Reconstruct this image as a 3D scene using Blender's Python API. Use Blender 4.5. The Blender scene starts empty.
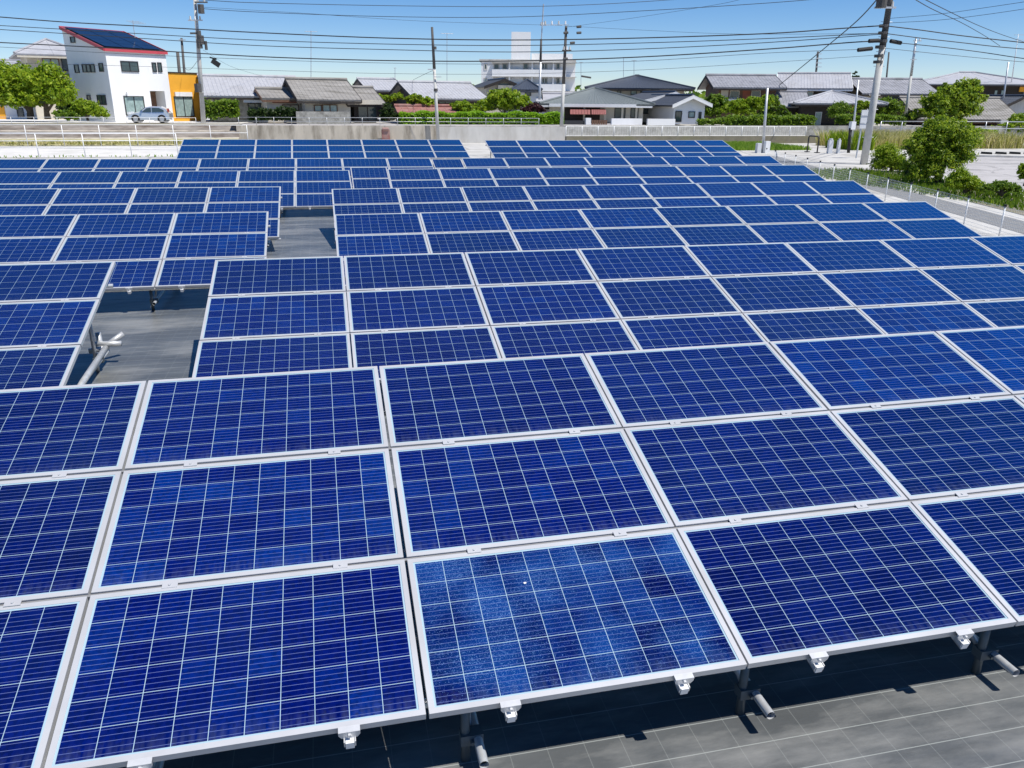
import bpy, math, random
import numpy as np
from mathutils import Vector, Matrix
random.seed(7); rng = np.random.default_rng(7)
SC = bpy.context.scene; COL = SC.collection
rad = math.radians

# ------------------------------------------------------------------ camera
F = 791.84; CAMZ = 3.22
CM = ((0.97521708, -0.06700092, 0.21086138),
      (-0.221083, -0.33214413, 0.91695288),
      (0.00859968, -0.94084598, -0.33872539))     # columns: right, down, forward
cam = bpy.data.cameras.new('camera'); camo = bpy.data.objects.new('camera', cam); COL.objects.link(camo)
cam.sensor_width = 36.0; cam.lens = F / 1024 * 36.0; cam.clip_start = 0.05; cam.clip_end = 6000
camo.matrix_world = Matrix(((CM[0][0], -CM[0][1], -CM[0][2], 0), (CM[1][0], -CM[1][1], -CM[1][2], 0),
                            (CM[2][0], -CM[2][1], -CM[2][2], CAMZ), (0, 0, 0, 1)))
SC.camera = camo
# ------------------------------------------------------------------ sky and sun
SUN = Vector((0.39, -0.31, 1.0)).normalized()
elev = math.asin(SUN.z); azim = math.atan2(SUN.x, SUN.y)
w = bpy.data.worlds.new('World'); SC.world = w; w.use_nodes = True
nt = w.node_tree; bg = nt.nodes['Background']
sky = nt.nodes.new('ShaderNodeTexSky'); sky.sky_type = 'NISHITA'; sky.sun_disc = False
sky.sun_elevation = elev; sky.sun_rotation = azim
sky.air_density = 1.0; sky.dust_density = 0.0; sky.ozone_density = 1.6; sky.altitude = 2500
hs = nt.nodes.new('ShaderNodeHueSaturation'); hs.inputs['Saturation'].default_value = 1.38
nt.links.new(sky.outputs[0], hs.inputs['Color']); tn = nt.nodes.new('ShaderNodeMixRGB'); tn.blend_type = 'MULTIPLY'; tn.inputs[0].default_value = 1; tn.inputs[2].default_value = (.95, .965, 1.11, 1)
nt.links.new(hs.outputs[0], tn.inputs[1]); nt.links.new(tn.outputs[0], bg.inputs[0]); bg.inputs[1].default_value = 0.094
sl = bpy.data.lights.new('sun', 'SUN'); sl.energy = 5.0; sl.angle = rad(0.53); sl.color = (1.0, 0.965, 0.90)
so = bpy.data.objects.new('sun', sl); COL.objects.link(so)
so.rotation_euler = SUN.to_track_quat('Z', 'Y').to_euler(); so.location = (20, -20, 60)
SC.view_settings.view_transform = 'Standard'; SC.view_settings.look = 'None'
SC.view_settings.exposure = 0.20; SC.view_settings.gamma = 1.0
SC.cycles.max_bounces = 6; SC.cycles.diffuse_bounces = 3; SC.cycles.glossy_bounces = 3; SC.cycles.transparent_max_bounces = 6

# ------------------------------------------------------------------ helpers
def ray(u, v):
    a, b = (u - 512) / F, (v - 384) / F
    return Vector([CM[i][0] * a + CM[i][1] * b + CM[i][2] for i in range(3)])
def at(u, v, Y):                       # the point at world depth Y seen at (u, v)
    r = ray(u, v); k = Y / r.y
    return Vector((r.x * k, Y, CAMZ + r.z * k))
def gnd(u, v, z=0.0):
    r = ray(u, v); k = (z - CAMZ) / r.z
    return Vector((r.x * k, r.y * k, z))
def depth(p): return p[0] * CM[0][2] + p[1] * CM[1][2] + (p[2] - CAMZ) * CM[2][2]
def mpp(u, v, Y): return depth(at(u, v, Y)) / F     # metres per pixel

class MB:
    def __init__(s): s.v = []; s.f = []
    def add(s, vs, fs):
        n = len(s.v); s.v += [tuple(p) for p in vs]; s.f += [tuple(i + n for i in f) for f in fs]; return s
    def box(s, a, b):
        x0, y0, z0 = a; x1, y1, z1 = b
        return s.add([(x0,y0,z0),(x1,y0,z0),(x1,y1,z0),(x0,y1,z0),(x0,y0,z1),(x1,y0,z1),(x1,y1,z1),(x0,y1,z1)],
              [(3,2,1,0),(4,5,6,7),(0,1,5,4),(1,2,6,5),(2,3,7,6),(3,0,4,7)])
    def obox(s, o, ex, ey, ez):        # oriented box from a corner and three edge vectors
        o, ex, ey, ez = map(Vector, (o, ex, ey, ez))
        p = [o, o+ex, o+ex+ey, o+ey, o+ez, o+ex+ez, o+ex+ey+ez, o+ey+ez]
        fs = [(3,2,1,0),(4,5,6,7),(0,1,5,4),(1,2,6,5),(2,3,7,6),(3,0,4,7)]
        if ex.cross(ey).dot(ez) < 0: fs = [f[::-1] for f in fs]
        return s.add(p, fs)
    def slab(s, pts, t):               # polygon thickened downwards by t along its normal
        P = [Vector(p) for p in pts]; n = (P[1]-P[0]).cross(P[2]-P[0]).normalized()
        if n.z < 0: P = P[::-1]; n = -n
        Q = [p - n*t for p in P]; k = len(P)
        return s.add(P+Q, [tuple(range(k)), tuple(range(2*k-1, k-1, -1))] + [(i, i+k, (i+1)%k+k, (i+1)%k) for i in range(k)])
    def extr(s, pts, d):               # polygon extruded by vector d
        P = [Vector(p) for p in pts]; d = Vector(d); n = (P[1]-P[0]).cross(P[2]-P[0])
        if n.dot(d) > 0: P = P[::-1]
        Q = [p + d for p in P]; k = len(P)
        return s.add(P+Q, [tuple(range(k)), tuple(range(2*k-1, k-1, -1))] + [(i, i+k, (i+1)%k+k, (i+1)%k) for i in range(k)])
    def tube(s, pts, r, n=8, r1=None, cap=True, hollow=False):
        P = [Vector(p) for p in pts]; m = len(P); rs = [r + ((r1 if r1 is not None else r) - r)*i/max(1,m-1) for i in range(m)]
        vs = []; fs = []
        for i, p in enumerate(P):
            t = (P[min(i+1,m-1)] - P[max(i-1,0)]).normalized()
            a = t.cross(Vector((0,0,1)) if abs(t.z) < .9 else Vector((1,0,0))).normalized(); b = t.cross(a)
            for k in range(n):
                q = 2*math.pi*k/n; vs.append(p + (a*math.cos(q) + b*math.sin(q))*rs[i])
        for i in range(m-1):
            for k in range(n):
                fs.append((i*n+k, i*n+(k+1)%n, (i+1)*n+(k+1)%n, (i+1)*n+k))
        if cap and not hollow: fs += [tuple(range(n))[::-1], tuple(range((m-1)*n, m*n))]
        return s.add(vs, fs)
    def mesh(s, name, mat, off=(0,0,0), smooth=False):
        me = bpy.data.meshes.new(name); o = Vector(off)
        me.from_pydata([tuple(Vector(p)-o) for p in s.v], [], s.f)
        for m in (mat if isinstance(mat, (list,tuple)) else [mat]): me.materials.append(m)
        if smooth: me.polygons.foreach_set('use_smooth', [True]*len(me.polygons))
        me.update(); return me
    def build(s, name, mat, parent=None, smooth=False, loc=None):
        off = wloc(parent) if parent is not None else (loc if loc is not None else (0,0,0))
        o = bpy.data.objects.new(name, s.mesh(name, mat, off, smooth)); COL.objects.link(o)
        if parent is not None: o.parent = parent
        elif loc is not None: o.location = loc
        return o
def wloc(o):
    p = Vector(o.location)
    while o.parent: o = o.parent; p += Vector(o.location)
    return p
def tag(o, label, cat, group=None, kind=None):
    if label: o['label'] = label
    if cat: o['category'] = cat
    if group: o['group'] = group
    if kind: o['kind'] = kind
    return o
def thing(name, loc, label, cat, group=None):
    o = bpy.data.objects.new(name, None); COL.objects.link(o); o.location = loc; o.empty_display_size = .2
    return tag(o, label, cat, group)
def inst(name, me, parent, loc, rot=None):
    o = bpy.data.objects.new(name, me); COL.objects.link(o)
    if parent is not None: o.parent = parent
    o.location = loc
    if rot is not None: o.rotation_euler = rot
    return o
def struct(o): o['kind'] = 'structure'; return o

# ------------------------------------------------------------------ materials
def mat(name, col, rough=.6, var=.15, scale=3.0, metal=0.0, spec=.5, bump=0.0, bscale=40, stain=None, sscale=.6, samt=.5, stretch=None, coat=0, cracks=0):
    m = bpy.data.materials.new(name); m.use_nodes = True; t = m.node_tree; b = t.nodes['Principled BSDF']
    b.inputs['Roughness'].default_value = rough; b.inputs['Metallic'].default_value = metal
    b.inputs['Specular IOR Level'].default_value = spec; b.inputs['Coat Weight'].default_value = coat
    g = t.nodes.new('ShaderNodeNewGeometry'); vec = g.outputs['Position']
    if stretch:
        mp = t.nodes.new('ShaderNodeMapping'); mp.inputs['Scale'].default_value = stretch
        t.links.new(vec, mp.inputs[0]); vec = mp.outputs[0]
    n = t.nodes.new('ShaderNodeTexNoise'); n.inputs['Scale'].default_value = scale; n.inputs['Detail'].default_value = 6
    n.inputs['Roughness'].default_value = .6
    t.links.new(vec, n.inputs['Vector'])
    r = t.nodes.new('ShaderNodeValToRGB'); r.color_ramp.elements[0].position = .3; r.color_ramp.elements[1].position = .7
    r.color_ramp.elements[0].color = [max(0, c*(1-var)) for c in col] + [1]
    r.color_ramp.elements[1].color = [min(1, c*(1+var)) for c in col] + [1]
    t.links.new(n.outputs[0], r.inputs[0]); out = r.outputs[0]
    if stain:
        n2 = t.nodes.new('ShaderNodeTexNoise'); n2.inputs['Scale'].default_value = sscale; n2.inputs['Detail'].default_value = 8
        n2.inputs['Roughness'].default_value = .65
        t.links.new(vec, n2.inputs['Vector'])
        r2 = t.nodes.new('ShaderNodeValToRGB'); r2.color_ramp.elements[0].position = .48; r2.color_ramp.elements[1].position = .64
        r2.color_ramp.elements[1].color = (samt, samt, samt, 1)
        t.links.new(n2.outputs[0], r2.inputs[0])
        mx = t.nodes.new('ShaderNodeMixRGB'); t.links.new(r2.outputs[0], mx.inputs[0]); t.links.new(out, mx.inputs[1])
        mx.inputs[2].default_value = list(stain) + [1]; out = mx.outputs[0]
    if cracks:
        vo = t.nodes.new('ShaderNodeTexVoronoi'); vo.feature = 'DISTANCE_TO_EDGE'; vo.inputs['Scale'].default_value = cracks
        ad = t.nodes.new('ShaderNodeMixRGB'); ad.blend_type = 'ADD'; ad.inputs[0].default_value = .6; t.links.new(g.outputs['Position'], ad.inputs[1]); t.links.new(n.outputs[1], ad.inputs[2])
        t.links.new(ad.outputs[0], vo.inputs['Vector'])
        lt = t.nodes.new('ShaderNodeMath'); lt.operation = 'LESS_THAN'; lt.inputs[1].default_value = .011; t.links.new(vo.outputs['Distance'], lt.inputs[0])
        ml = t.nodes.new('ShaderNodeMath'); ml.operation = 'MULTIPLY'; ml.inputs[1].default_value = .55; t.links.new(lt.outputs[0], ml.inputs[0])
        mc = t.nodes.new('ShaderNodeMixRGB'); t.links.new(ml.outputs[0], mc.inputs[0]); t.links.new(out, mc.inputs[1]); mc.inputs[2].default_value = [c*.45 for c in col]+[1]; out = mc.outputs[0]
    t.links.new(out, b.inputs['Base Color'])
    if bump:
        n3 = t.nodes.new('ShaderNodeTexNoise'); n3.inputs['Scale'].default_value = bscale; n3.inputs['Detail'].default_value = 4
        t.links.new(vec, n3.inputs['Vector'])
        bp = t.nodes.new('ShaderNodeBump'); bp.inputs['Strength'].default_value = bump; bp.inputs['Distance'].default_value = .02
        t.links.new(n3.outputs[0], bp.inputs['Height']); t.links.new(bp.outputs[0], b.inputs['Normal'])
    return m

def leafmat(name, c0, c1, c2):
    m = bpy.data.materials.new(name); m.use_nodes = True; t = m.node_tree; b = t.nodes['Principled BSDF']
    g = t.nodes.new('ShaderNodeNewGeometry'); r = t.nodes.new('ShaderNodeValToRGB')
    r.color_ramp.elements[0].color = list(c0)+[1]; r.color_ramp.elements[1].color = list(c2)+[1]
    e = r.color_ramp.elements.new(.5); e.color = list(c1)+[1]
    t.links.new(g.outputs['Random Per Island'], r.inputs[0]); t.links.new(r.outputs[0], b.inputs['Base Color'])
    b.inputs['Roughness'].default_value = .5; b.inputs['Specular IOR Level'].default_value = .35
    tr = t.nodes.new('ShaderNodeBsdfTranslucent'); t.links.new(r.outputs[0], tr.inputs[0])
    mx = t.nodes.new('ShaderNodeMixShader'); mx.inputs[0].default_value = .5
    t.links.new(b.outputs[0], mx.inputs[1]); t.links.new(tr.outputs[0], mx.inputs[2])
    t.links.new(mx.outputs[0], t.nodes['Material Output'].inputs[0]); return m

def cellmat(name, dusty=False):
    m = bpy.data.materials.new(name); m.use_nodes = True; t = m.node_tree; b = t.nodes['Principled BSDF']; L = t.links.new
    def mth(op, a, bb=None, c=None):
        n = t.nodes.new('ShaderNodeMath'); n.operation = op
        for i, x in enumerate((a, bb, c)):
            if x is None: continue
            if isinstance(x, (int, float)): n.inputs[i].default_value = x
            else: L(x, n.inputs[i])
        return n.outputs[0]
    uv = t.nodes.new('ShaderNodeUVMap'); uv.uv_map = 'UVMap'
    sp = t.nodes.new('ShaderNodeSeparateXYZ'); L(uv.outputs[0], sp.inputs[0]); u, v = sp.outputs[0], sp.outputs[1]
    oi = t.nodes.new('ShaderNodeObjectInfo'); rnd = oi.outputs['Random']
    def line(x, w): return mth('GREATER_THAN', mth('ABSOLUTE', mth('SUBTRACT', mth('FRACT', x), .5)), .5 - w)
    g = mth('MAXIMUM', line(u, .0105), line(v, .0105))
    out = mth('MAXIMUM', mth('GREATER_THAN', mth('ABSOLUTE', mth('SUBTRACT', u, 5.0)), 5.0), mth('GREATER_THAN', mth('ABSOLUTE', mth('SUBTRACT', v, 3.0)), 3.0))
    grid = mth('MAXIMUM', g, out)
    bus = mth('LESS_THAN', mth('ABSOLUTE', mth('SUBTRACT', mth('FRACT', mth('MULTIPLY', v, 5.0)), .5)), .04)
    cb = t.nodes.new('ShaderNodeCombineXYZ'); L(mth('FLOOR', u), cb.inputs[0]); L(mth('FLOOR', v), cb.inputs[1]); L(mth('MULTIPLY', rnd, 57.0), cb.inputs[2])
    wn = t.nodes.new('ShaderNodeTexWhiteNoise'); L(cb.outputs[0], wn.inputs[0])
    ramp = t.nodes.new('ShaderNodeValToRGB'); el = ramp.color_ramp.elements
    el[0].color = (.0003, .0012, .045, 1); el[1].color = (.0004, .022, .165, 1)
    e = el.new(.72); e.color = (.0003, .0045, .094, 1)
    L(mth('ADD', mth('MULTIPLY', wn.outputs[0], .42), mth('MULTIPLY', rnd, .58)), ramp.inputs[0])
    vs = t.nodes.new('ShaderNodeMapping'); vs.inputs['Scale'].default_value = (9, 9, 9); L(uv.outputs[0], vs.inputs[0])
    vo = t.nodes.new('ShaderNodeTexVoronoi'); vo.inputs['Scale'].default_value = 1.0; L(vs.outputs[0], vo.inputs['Vector'])
    sx = t.nodes.new('ShaderNodeSeparateXYZ'); L(vo.outputs['Color'], sx.inputs[0])
    cr = mth('ADD', mth('MULTIPLY', sx.outputs[0], .5), .75)
    mul = t.nodes.new('ShaderNodeMixRGB'); mul.blend_type = 'MULTIPLY'; mul.inputs[0].default_value = 1
    L(ramp.outputs[0], mul.inputs[1]); L(cr, mul.inputs[2]); col = mul.outputs[0]
    # thin uneven dust film
    geo = t.nodes.new('ShaderNodeNewGeometry')
    dn = t.nodes.new('ShaderNodeTexNoise'); dn.inputs['Scale'].default_value = 1.1; dn.inputs['Detail'].default_value = 7; L(geo.outputs['Position'], dn.inputs['Vector'])
    mr = t.nodes.new('ShaderNodeMapRange'); mr.inputs[1].default_value = .42; mr.inputs[2].default_value = .75; mr.inputs[3].default_value = 0.0
    mr.inputs[4].default_value = .03; L(dn.outputs[0], mr.inputs[0])
    du = t.nodes.new('ShaderNodeMixRGB'); L(mr.outputs[0], du.inputs[0]); L(col, du.inputs[1]); du.inputs[2].default_value = (.06, .22, .55, 1); col = du.outputs[0]
    if dusty:
        v2 = t.nodes.new('ShaderNodeTexNoise'); v2.inputs['Scale'].default_value = 130; v2.inputs['Detail'].default_value = 4; v2.inputs['Roughness'].default_value = .8; L(geo.outputs['Position'], v2.inputs['Vector'])
        v3 = t.nodes.new('ShaderNodeTexNoise'); v3.inputs['Scale'].default_value = 2.2; v3.inputs['Detail'].default_value = 3; L(geo.outputs['Position'], v3.inputs['Vector'])
        pk = mth('MINIMUM', mth('MAXIMUM', mth('MULTIPLY', mth('SUBTRACT', mth('ADD', mth('MULTIPLY', v3.outputs[0], .86), mth('MULTIPLY', wn.outputs[0], .14)), .36), 2.2), 0.0), .55)
        d1 = t.nodes.new('ShaderNodeMixRGB'); L(pk, d1.inputs[0]); L(col, d1.inputs[1]); d1.inputs[2].default_value = (.006, .062, .26, 1); col = d1.outputs[0]
        s = mth('MULTIPLY', mth('GREATER_THAN', mth('ADD', v2.outputs[0], mth('MULTIPLY', v3.outputs[0], .2)), .695), .55)
        d2 = t.nodes.new('ShaderNodeMixRGB'); L(s, d2.inputs[0]); L(col, d2.inputs[1]); d2.inputs[2].default_value = (.14, .27, .52, 1); col = d2.outputs[0]
    # grime gathered above the lower frame and faint runs down the glass
    n5 = t.nodes.new('ShaderNodeMapping'); n5.inputs['Scale'].default_value = (9, .8, 1); L(uv.outputs[0], n5.inputs[0])
    n6 = t.nodes.new('ShaderNodeTexNoise'); n6.inputs['Scale'].default_value = .6; n6.inputs['Detail'].default_value = 5; n6.noise_dimensions = '4D'; L(n5.outputs[0], n6.inputs['Vector']); L(mth('MULTIPLY', rnd, 40.0), n6.inputs['W'])
    low = mth('MAXIMUM', mth('SUBTRACT', 1.0, mth('MULTIPLY', v, 1.6)), 0.05)
    gr = mth('MULTIPLY', mth('MULTIPLY', low, mth('MAXIMUM', mth('SUBTRACT', n6.outputs[0], .38), 0.0)), .55)
    dg = t.nodes.new('ShaderNodeMixRGB'); L(gr, dg.inputs[0]); L(col, dg.inputs[1]); dg.inputs[2].default_value = (.20, .24, .28, 1); col = dg.outputs[0]
    m1 = t.nodes.new('ShaderNodeMixRGB'); L(mth('MULTIPLY', bus, .8), m1.inputs[0]); L(col, m1.inputs[1]); m1.inputs[2].default_value = (.12, .16, .36, 1)
    m2 = t.nodes.new('ShaderNodeMixRGB'); L(grid, m2.inputs[0]); L(m1.outputs[0], m2.inputs[1]); m2.inputs[2].default_value = (.34, .47, .54, 1)
    L(m2.outputs[0], b.inputs['Base Color'])
    b.inputs['Roughness'].default_value = .6; b.inputs['Specular IOR Level'].default_value = 0
    gl = t.nodes.new('ShaderNodeBsdfGlossy'); gl.inputs['Color'].default_value = (.16, .86, 1, 1); gl.inputs['Roughness'].default_value = .09
    fz = t.nodes.new('ShaderNodeFresnel'); fz.inputs['IOR'].default_value = 1.5
    ms = t.nodes.new('ShaderNodeMixShader'); L(mth('MINIMUM', mth('MAXIMUM', mth('SUBTRACT', mth('MULTIPLY', fz.outputs[0], 3.7), .135), 0.0), .8), ms.inputs[0]); L(b.outputs[0], ms.inputs[1]); L(gl.outputs[0], ms.inputs[2])
    L(ms.outputs[0], t.nodes['Material Output'].inputs[0])
    return m

def sheetmat():
    m = mat('weed_control_sheet', (.094, .100, .103), .36, .25, 1.6, spec=.5, stain=(.24, .24, .23), sscale=1.0, samt=.85, bump=.7, bscale=3.2, stretch=(.45, 1.5, 1))
    t = m.node_tree; b = t.nodes['Principled BSDF']; L = t.links.new
    src = b.inputs['Base Color'].links[0].from_socket
    g = t.nodes.new('ShaderNodeNewGeometry'); sp = t.nodes.new('ShaderNodeSeparateXYZ'); L(g.outputs['Position'], sp.inputs[0])
    def mth(op, a, bb):
        n = t.nodes.new('ShaderNodeMath'); n.operation = op
        for i, x in enumerate((a, bb)):
            if isinstance(x, (int, float)): n.inputs[i].default_value = x
            else: L(x, n.inputs[i])
        return n.outputs[0]
    def line(c, per, w, off):
        f = mth('FRACT', mth('ADD', mth('MULTIPLY', c, 1/per), off), 0)
        return mth('LESS_THAN', mth('ABSOLUTE', mth('SUBTRACT', f, .5), 0), w)
    lx = line(sp.outputs[0], .2, .010, .85); ly = line(sp.outputs[1], .2, .014, .8)
    mx = t.nodes.new('ShaderNodeMixRGB'); L(mth('MAXIMUM', mth('MULTIPLY', lx, .25), mth('MULTIPLY', ly, .65)), mx.inputs[0]); L(src, mx.inputs[1]); mx.inputs[2].default_value = (.36, .38, .36, 1)
    L(mx.outputs[0], b.inputs['Base Color']); return m

M = dict(
 frame=mat('anodised_frame', (.54, .54, .55), .36, .07, 5, metal=.2, spec=.5, stain=(.36, .35, .33), sscale=2.5, samt=.35),
 backsheet=mat('backsheet', (.10, .10, .11), .6, .02),
 cells=cellmat('solar_cells'), dusty=cellmat('dusty_solar_cells', True),
 galv=mat('galvanised_steel', (.55, .56, .57), .4, .15, 14, metal=.4),
 darksteel=mat('dark_steel', (.10, .12, .13), .5, .2, 10, metal=.4),
 clamp=mat('clamp_aluminium', (.62, .62, .62), .35, .08, 20, metal=.3),
 groovetone=mat('groove_tone', (.26, .26, .26), .5, .1, 6, metal=.2),  # half-lit tone of the groove between tiers, put into the colour
 alu=mat('aluminium', (.78, .78, .78), .4, .05, 10, metal=.15),
 boreshade=mat('bore_shade', (.02, .02, .02), .9, .1),  # near black, painted shade for the hollow of the pipe
 sheet=sheetmat(),
 concrete=mat('pale_concrete', (.50, .485, .455), .9, .12, 1.1, stain=(.34, .32, .28), sscale=.35, samt=.75, bump=.2, bscale=20, cracks=.16),
 path=mat('white_concrete', (.62, .60, .57), .9, .08, 1.5, stain=(.42, .41, .36), sscale=.5, samt=.5),
 oldwall=mat('stained_concrete', (.50, .45, .37), .95, .15, 1.5, stain=(.17, .145, .11), sscale=1.0, samt=.8, stretch=(1.2, 1.2, .28)),
 newwall=mat('new_concrete', (.58, .56, .52), .9, .08, 2, stain=(.40, .37, .32), sscale=.8, samt=.6, stretch=(1, 1, .3)),
 bank=mat('weathered_bank', (.25, .22, .19), .95, .35, 1.6, stain=(.10, .07, .05), sscale=.9, samt=.85, stretch=(.5, 2, 2)),
 bank2=mat('grassy_bank', (.40, .37, .22), .95, .25, 2.0, stain=(.22, .22, .08), sscale=.9, samt=.8, stretch=(.6, 2, 2)),
 asphalt=mat('asphalt', (.19, .19, .19), .9, .12, 3, stain=(.2, .2, .19), sscale=.4, samt=.6),
 paleroad=mat('bleached_asphalt', (.42, .40, .39), .9, .08, 1.5, stain=(.27, .26, .25), sscale=.4, samt=.8, cracks=.2),
 soil=mat('earth', (.20, .18, .13), .95, .2, 2, stain=(.2, .19, .1), sscale=.6, samt=.7),
 land=mat('town_ground', (.40, .38, .34), .95, .15, .3),
 white=mat('white_paint', (.80, .80, .79), .45, .03, 4),
 render_white=mat('white_render', (.86, .855, .84), .8, .03, 2, stain=(.72, .71, .68), sscale=.5, samt=.35, stretch=(1, 1, .25)),
 cream=mat('cream_plaster', (.62, .57, .47), .85, .08, 2, stain=(.5, .44, .34), sscale=1, samt=.5),
 orange=mat('orange_render', (.85, .40, .03), .75, .05, 2),
 red_trim=mat('red_metal', (.55, .07, .09), .45, .08),
 glass=mat('window_glass', (.05, .075, .08), .08, .2, 1.0, spec=.8),
 curtain=mat('curtained_glass', (.30, .40, .38), .2, .25, 4, spec=.7),
 darkframe=mat('dark_frame', (.03, .03, .032), .5, .1),
 brown=mat('brown_timber', (.16, .085, .05), .7, .25, 5),
 darkwood=mat('dark_timber', (.035, .028, .024), .8, .25, 5),
 redbrown=mat('red_brown_cladding', (.30, .085, .045), .7, .15, 4),
 tile_grey=mat('grey_tile', (.30, .30, .32), .5, .15, 2.5, stain=(.14, .14, .14), sscale=.9, samt=.5),
 tile_light=mat('light_grey_tile', (.42, .42, .44), .5, .10, 2.5, stain=(.32, .31, .31), sscale=.6, samt=.5),
 tile_old=mat('weathered_tile', (.27, .255, .235), .75, .22, 2, stain=(.13, .12, .10), sscale=.8, samt=.75, stretch=(.4, 2, 2)),
 tile_green=mat('green_grey_tile', (.17, .19, .185), .45, .12, 3),
 tile_navy=mat('blue_grey_tile', (.055, .065, .085), .5, .15, 3),
 rust=mat('rusty_sheet', (.28, .12, .10), .8, .25, 3, stain=(.36, .25, .22), sscale=1.2, samt=.6),
 stonewall=mat('block_stone', (.36, .35, .31), .95, .3, 3.5, stain=(.16, .15, .13), sscale=2.2, samt=.7),
 awning=mat('red_awning', (.26, .085, .075), .7, .15, 6),
 pole=mat('concrete_pole', (.52, .51, .48), .85, .08, 5),
 poledark=mat('dark_pole_band', (.085, .08, .076), .8, .2, 6),
 wire=mat('cable', (.025, .027, .03), .6, .1),
 black=mat('black_rubber', (.015, .015, .015), .7, .1),
 carpaint=mat('silver_car_paint', (.66, .69, .72), .25, .03, metal=.5, coat=.6),
 tyre=mat('tyre', (.02, .02, .02), .8, .1),
 lamp=mat('tail_lamp', (.4, .02, .02), .2, .05),
 bark=mat('bark', (.10, .075, .05), .9, .3, 8),
 core=mat('foliage_shade', (.035, .055, .014), .95, .3, 5),  # dark filler colour standing in for shade between the leaves
 leaf_lime=leafmat('lime_leaves', (.13, .23, .008), (.27, .40, .014), (.40, .48, .03)),
 leaf_mid=leafmat('mid_green_leaves', (.06, .13, .010), (.15, .26, .016), (.26, .36, .025)),
 leaf_bush=leafmat('bush_leaves', (.05, .12, .008), (.24, .36, .016), (.42, .50, .035)),
 leaf_dark=leafmat('dark_green_leaves', (.012, .03, .007), (.03, .062, .01), (.065, .11, .02)),
 leaf_hedge=leafmat('bright_hedge_leaves', (.16, .32, .008), (.25, .46, .014), (.33, .52, .025)),
 leaf_red=leafmat('maroon_leaves', (.03, .008, .012), (.065, .014, .02), (.10, .03, .03)),
 leaf_weed=leafmat('dry_weeds', (.34, .36, .07), (.58, .55, .20), (.72, .63, .36)),
 grass=leafmat('grass_blades', (.14, .27, .02), (.26, .42, .04), (.36, .48, .07)),
 pv=mat('rooftop_panel', (.012, .022, .05), .15, .2, 3, spec=.6),
 signback=mat('sign_back', (.62, .63, .64), .5, .05),
)

# ------------------------------------------------------------------ ground, sheet, paths
struct(MB().add([(-400,-60,0),(400,-60,0),(400,64,0),(-400,64,0)], [(0,1,2,3)]).build('ground', M['concrete']))
struct(MB().add([(-3000,64,1),(3000,64,1),(3000,5000,1),(-3000,5000,1)], [(0,1,2,3)]).build('town_ground', M['land']))
struct(MB().add([(-60,-8,.004),(7.5,-8,.004),(11.9,7.5,.004),(13.4,13,.004),(15.1,18.2,.004),(17,24,.004),(18.6,29,.004),(19.6,33,.004),(19.6,37.2,.004),(-60,37.2,.004)],
      [tuple(range(10))]).build('weed_control_sheet', M['sheet']))
struct(MB().add([(-90,49.4,.006),(-5.5,49.4,.006),(-5.5,59,.006),(-90,59,.006)], [(0,1,2,3)]).build('path', M['path']))

# ------------------------------------------------------------------ solar arrays
PW, PH, GX, GY = 1.65, .984, 1.665, 1.005
def panel_meshes():
    b = MB(); fw, fd = .029, .040
    b.box((0,-PH,-fd),(fw,0,0)); b.box((PW-fw,-PH,-fd),(PW,0,0)); b.box((fw,-fw,-fd),(PW-fw,0,0)); b.box((fw,-PH,-fd),(PW-fw,-PH+fw,0))
    fme = b.mesh('solar_panel', [M['frame']])
    return fme
def cell_mesh(m):
    b = MB(); fw = .029
    b.box((fw,-PH+fw,-.010),(PW-fw,-fw,-.003)); me = b.mesh('cell_glass', [m, M['backsheet']])
    uvl = me.uv_layers.new(name='UVMap'); ex = .055
    for p in me.polygons:
        if p.normal.z < -.5: p.material_index = 1
        for li in p.loop_indices:
            co = me.vertices[me.loops[li].vertex_index].co
            uvl.data[li].uv = (-ex + (10+2*ex)*(co.x-fw)/(PW-2*fw), -ex + (6+2*ex)*(co.y+PH-fw)/(PH-2*fw))
    return me
PANEL = panel_meshes(); CELL = cell_mesh(M['cells']); CELLD = cell_mesh(M['dusty'])
# a narrow panel for the infill columns
def narrow_meshes(wd, k):
    b = MB(); fw, fd = .029, .040
    b.box((0,-PH,-fd),(fw,0,0)); b.box((wd-fw,-PH,-fd),(wd,0,0)); b.box((fw,-fw,-fd),(wd-fw,0,0)); b.box((fw,-PH,-fd),(wd-fw,-PH+fw,0))
    f = b.mesh('solar_panel', M['frame']); c = MB().box((fw,-PH+fw,-.010),(wd-fw,-fw,-.003)).mesh('cell_glass', [M['cells'], M['backsheet']])
    uvl = c.uv_layers.new(name='UVMap')
    for p in c.polygons:
        if p.normal.z < -.5: p.material_index = 1
        for li in p.loop_indices:
            co = c.vertices[c.loops[li].vertex_index].co
            uvl.data[li].uv = (5-k/2-.03 + (k+.06)*(co.x-fw)/(wd-2*fw), -.055 + 6.11*(co.y+PH-fw)/(PH-2*fw))
    return f, c
CLIP = MB().box((-.04,-.020,.0),(.04,.020,.004)).box((-.02,-.006,-.03),(.02,.006,0)).tube([(0,0,.004),(0,0,.010)],.008,6).mesh('mid_clamp', M['frame'])
b_ = MB().extr([(-.058,-.012,.007),(.058,-.012,.007),(.058,-.012,-.020),(.042,-.012,-.046),(-.042,-.012,-.046),(-.058,-.012,-.020)], (0,-.012,0)).box((-.058,-.012,.003),(.058,.014,.007)).tube([(0,-.024,-.018),(0,-.036,-.018)],.013,6).obox((-.032,-.05,-.088),(.064,0,0),(0,.06,0),(0,0,.006)).obox((-.032,-.05,-.088),(.006,0,0),(0,.06,0),(0,0,.044)).obox((.026,-.05,-.088),(.006,0,0),(0,.06,0),(0,0,.044))
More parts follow.
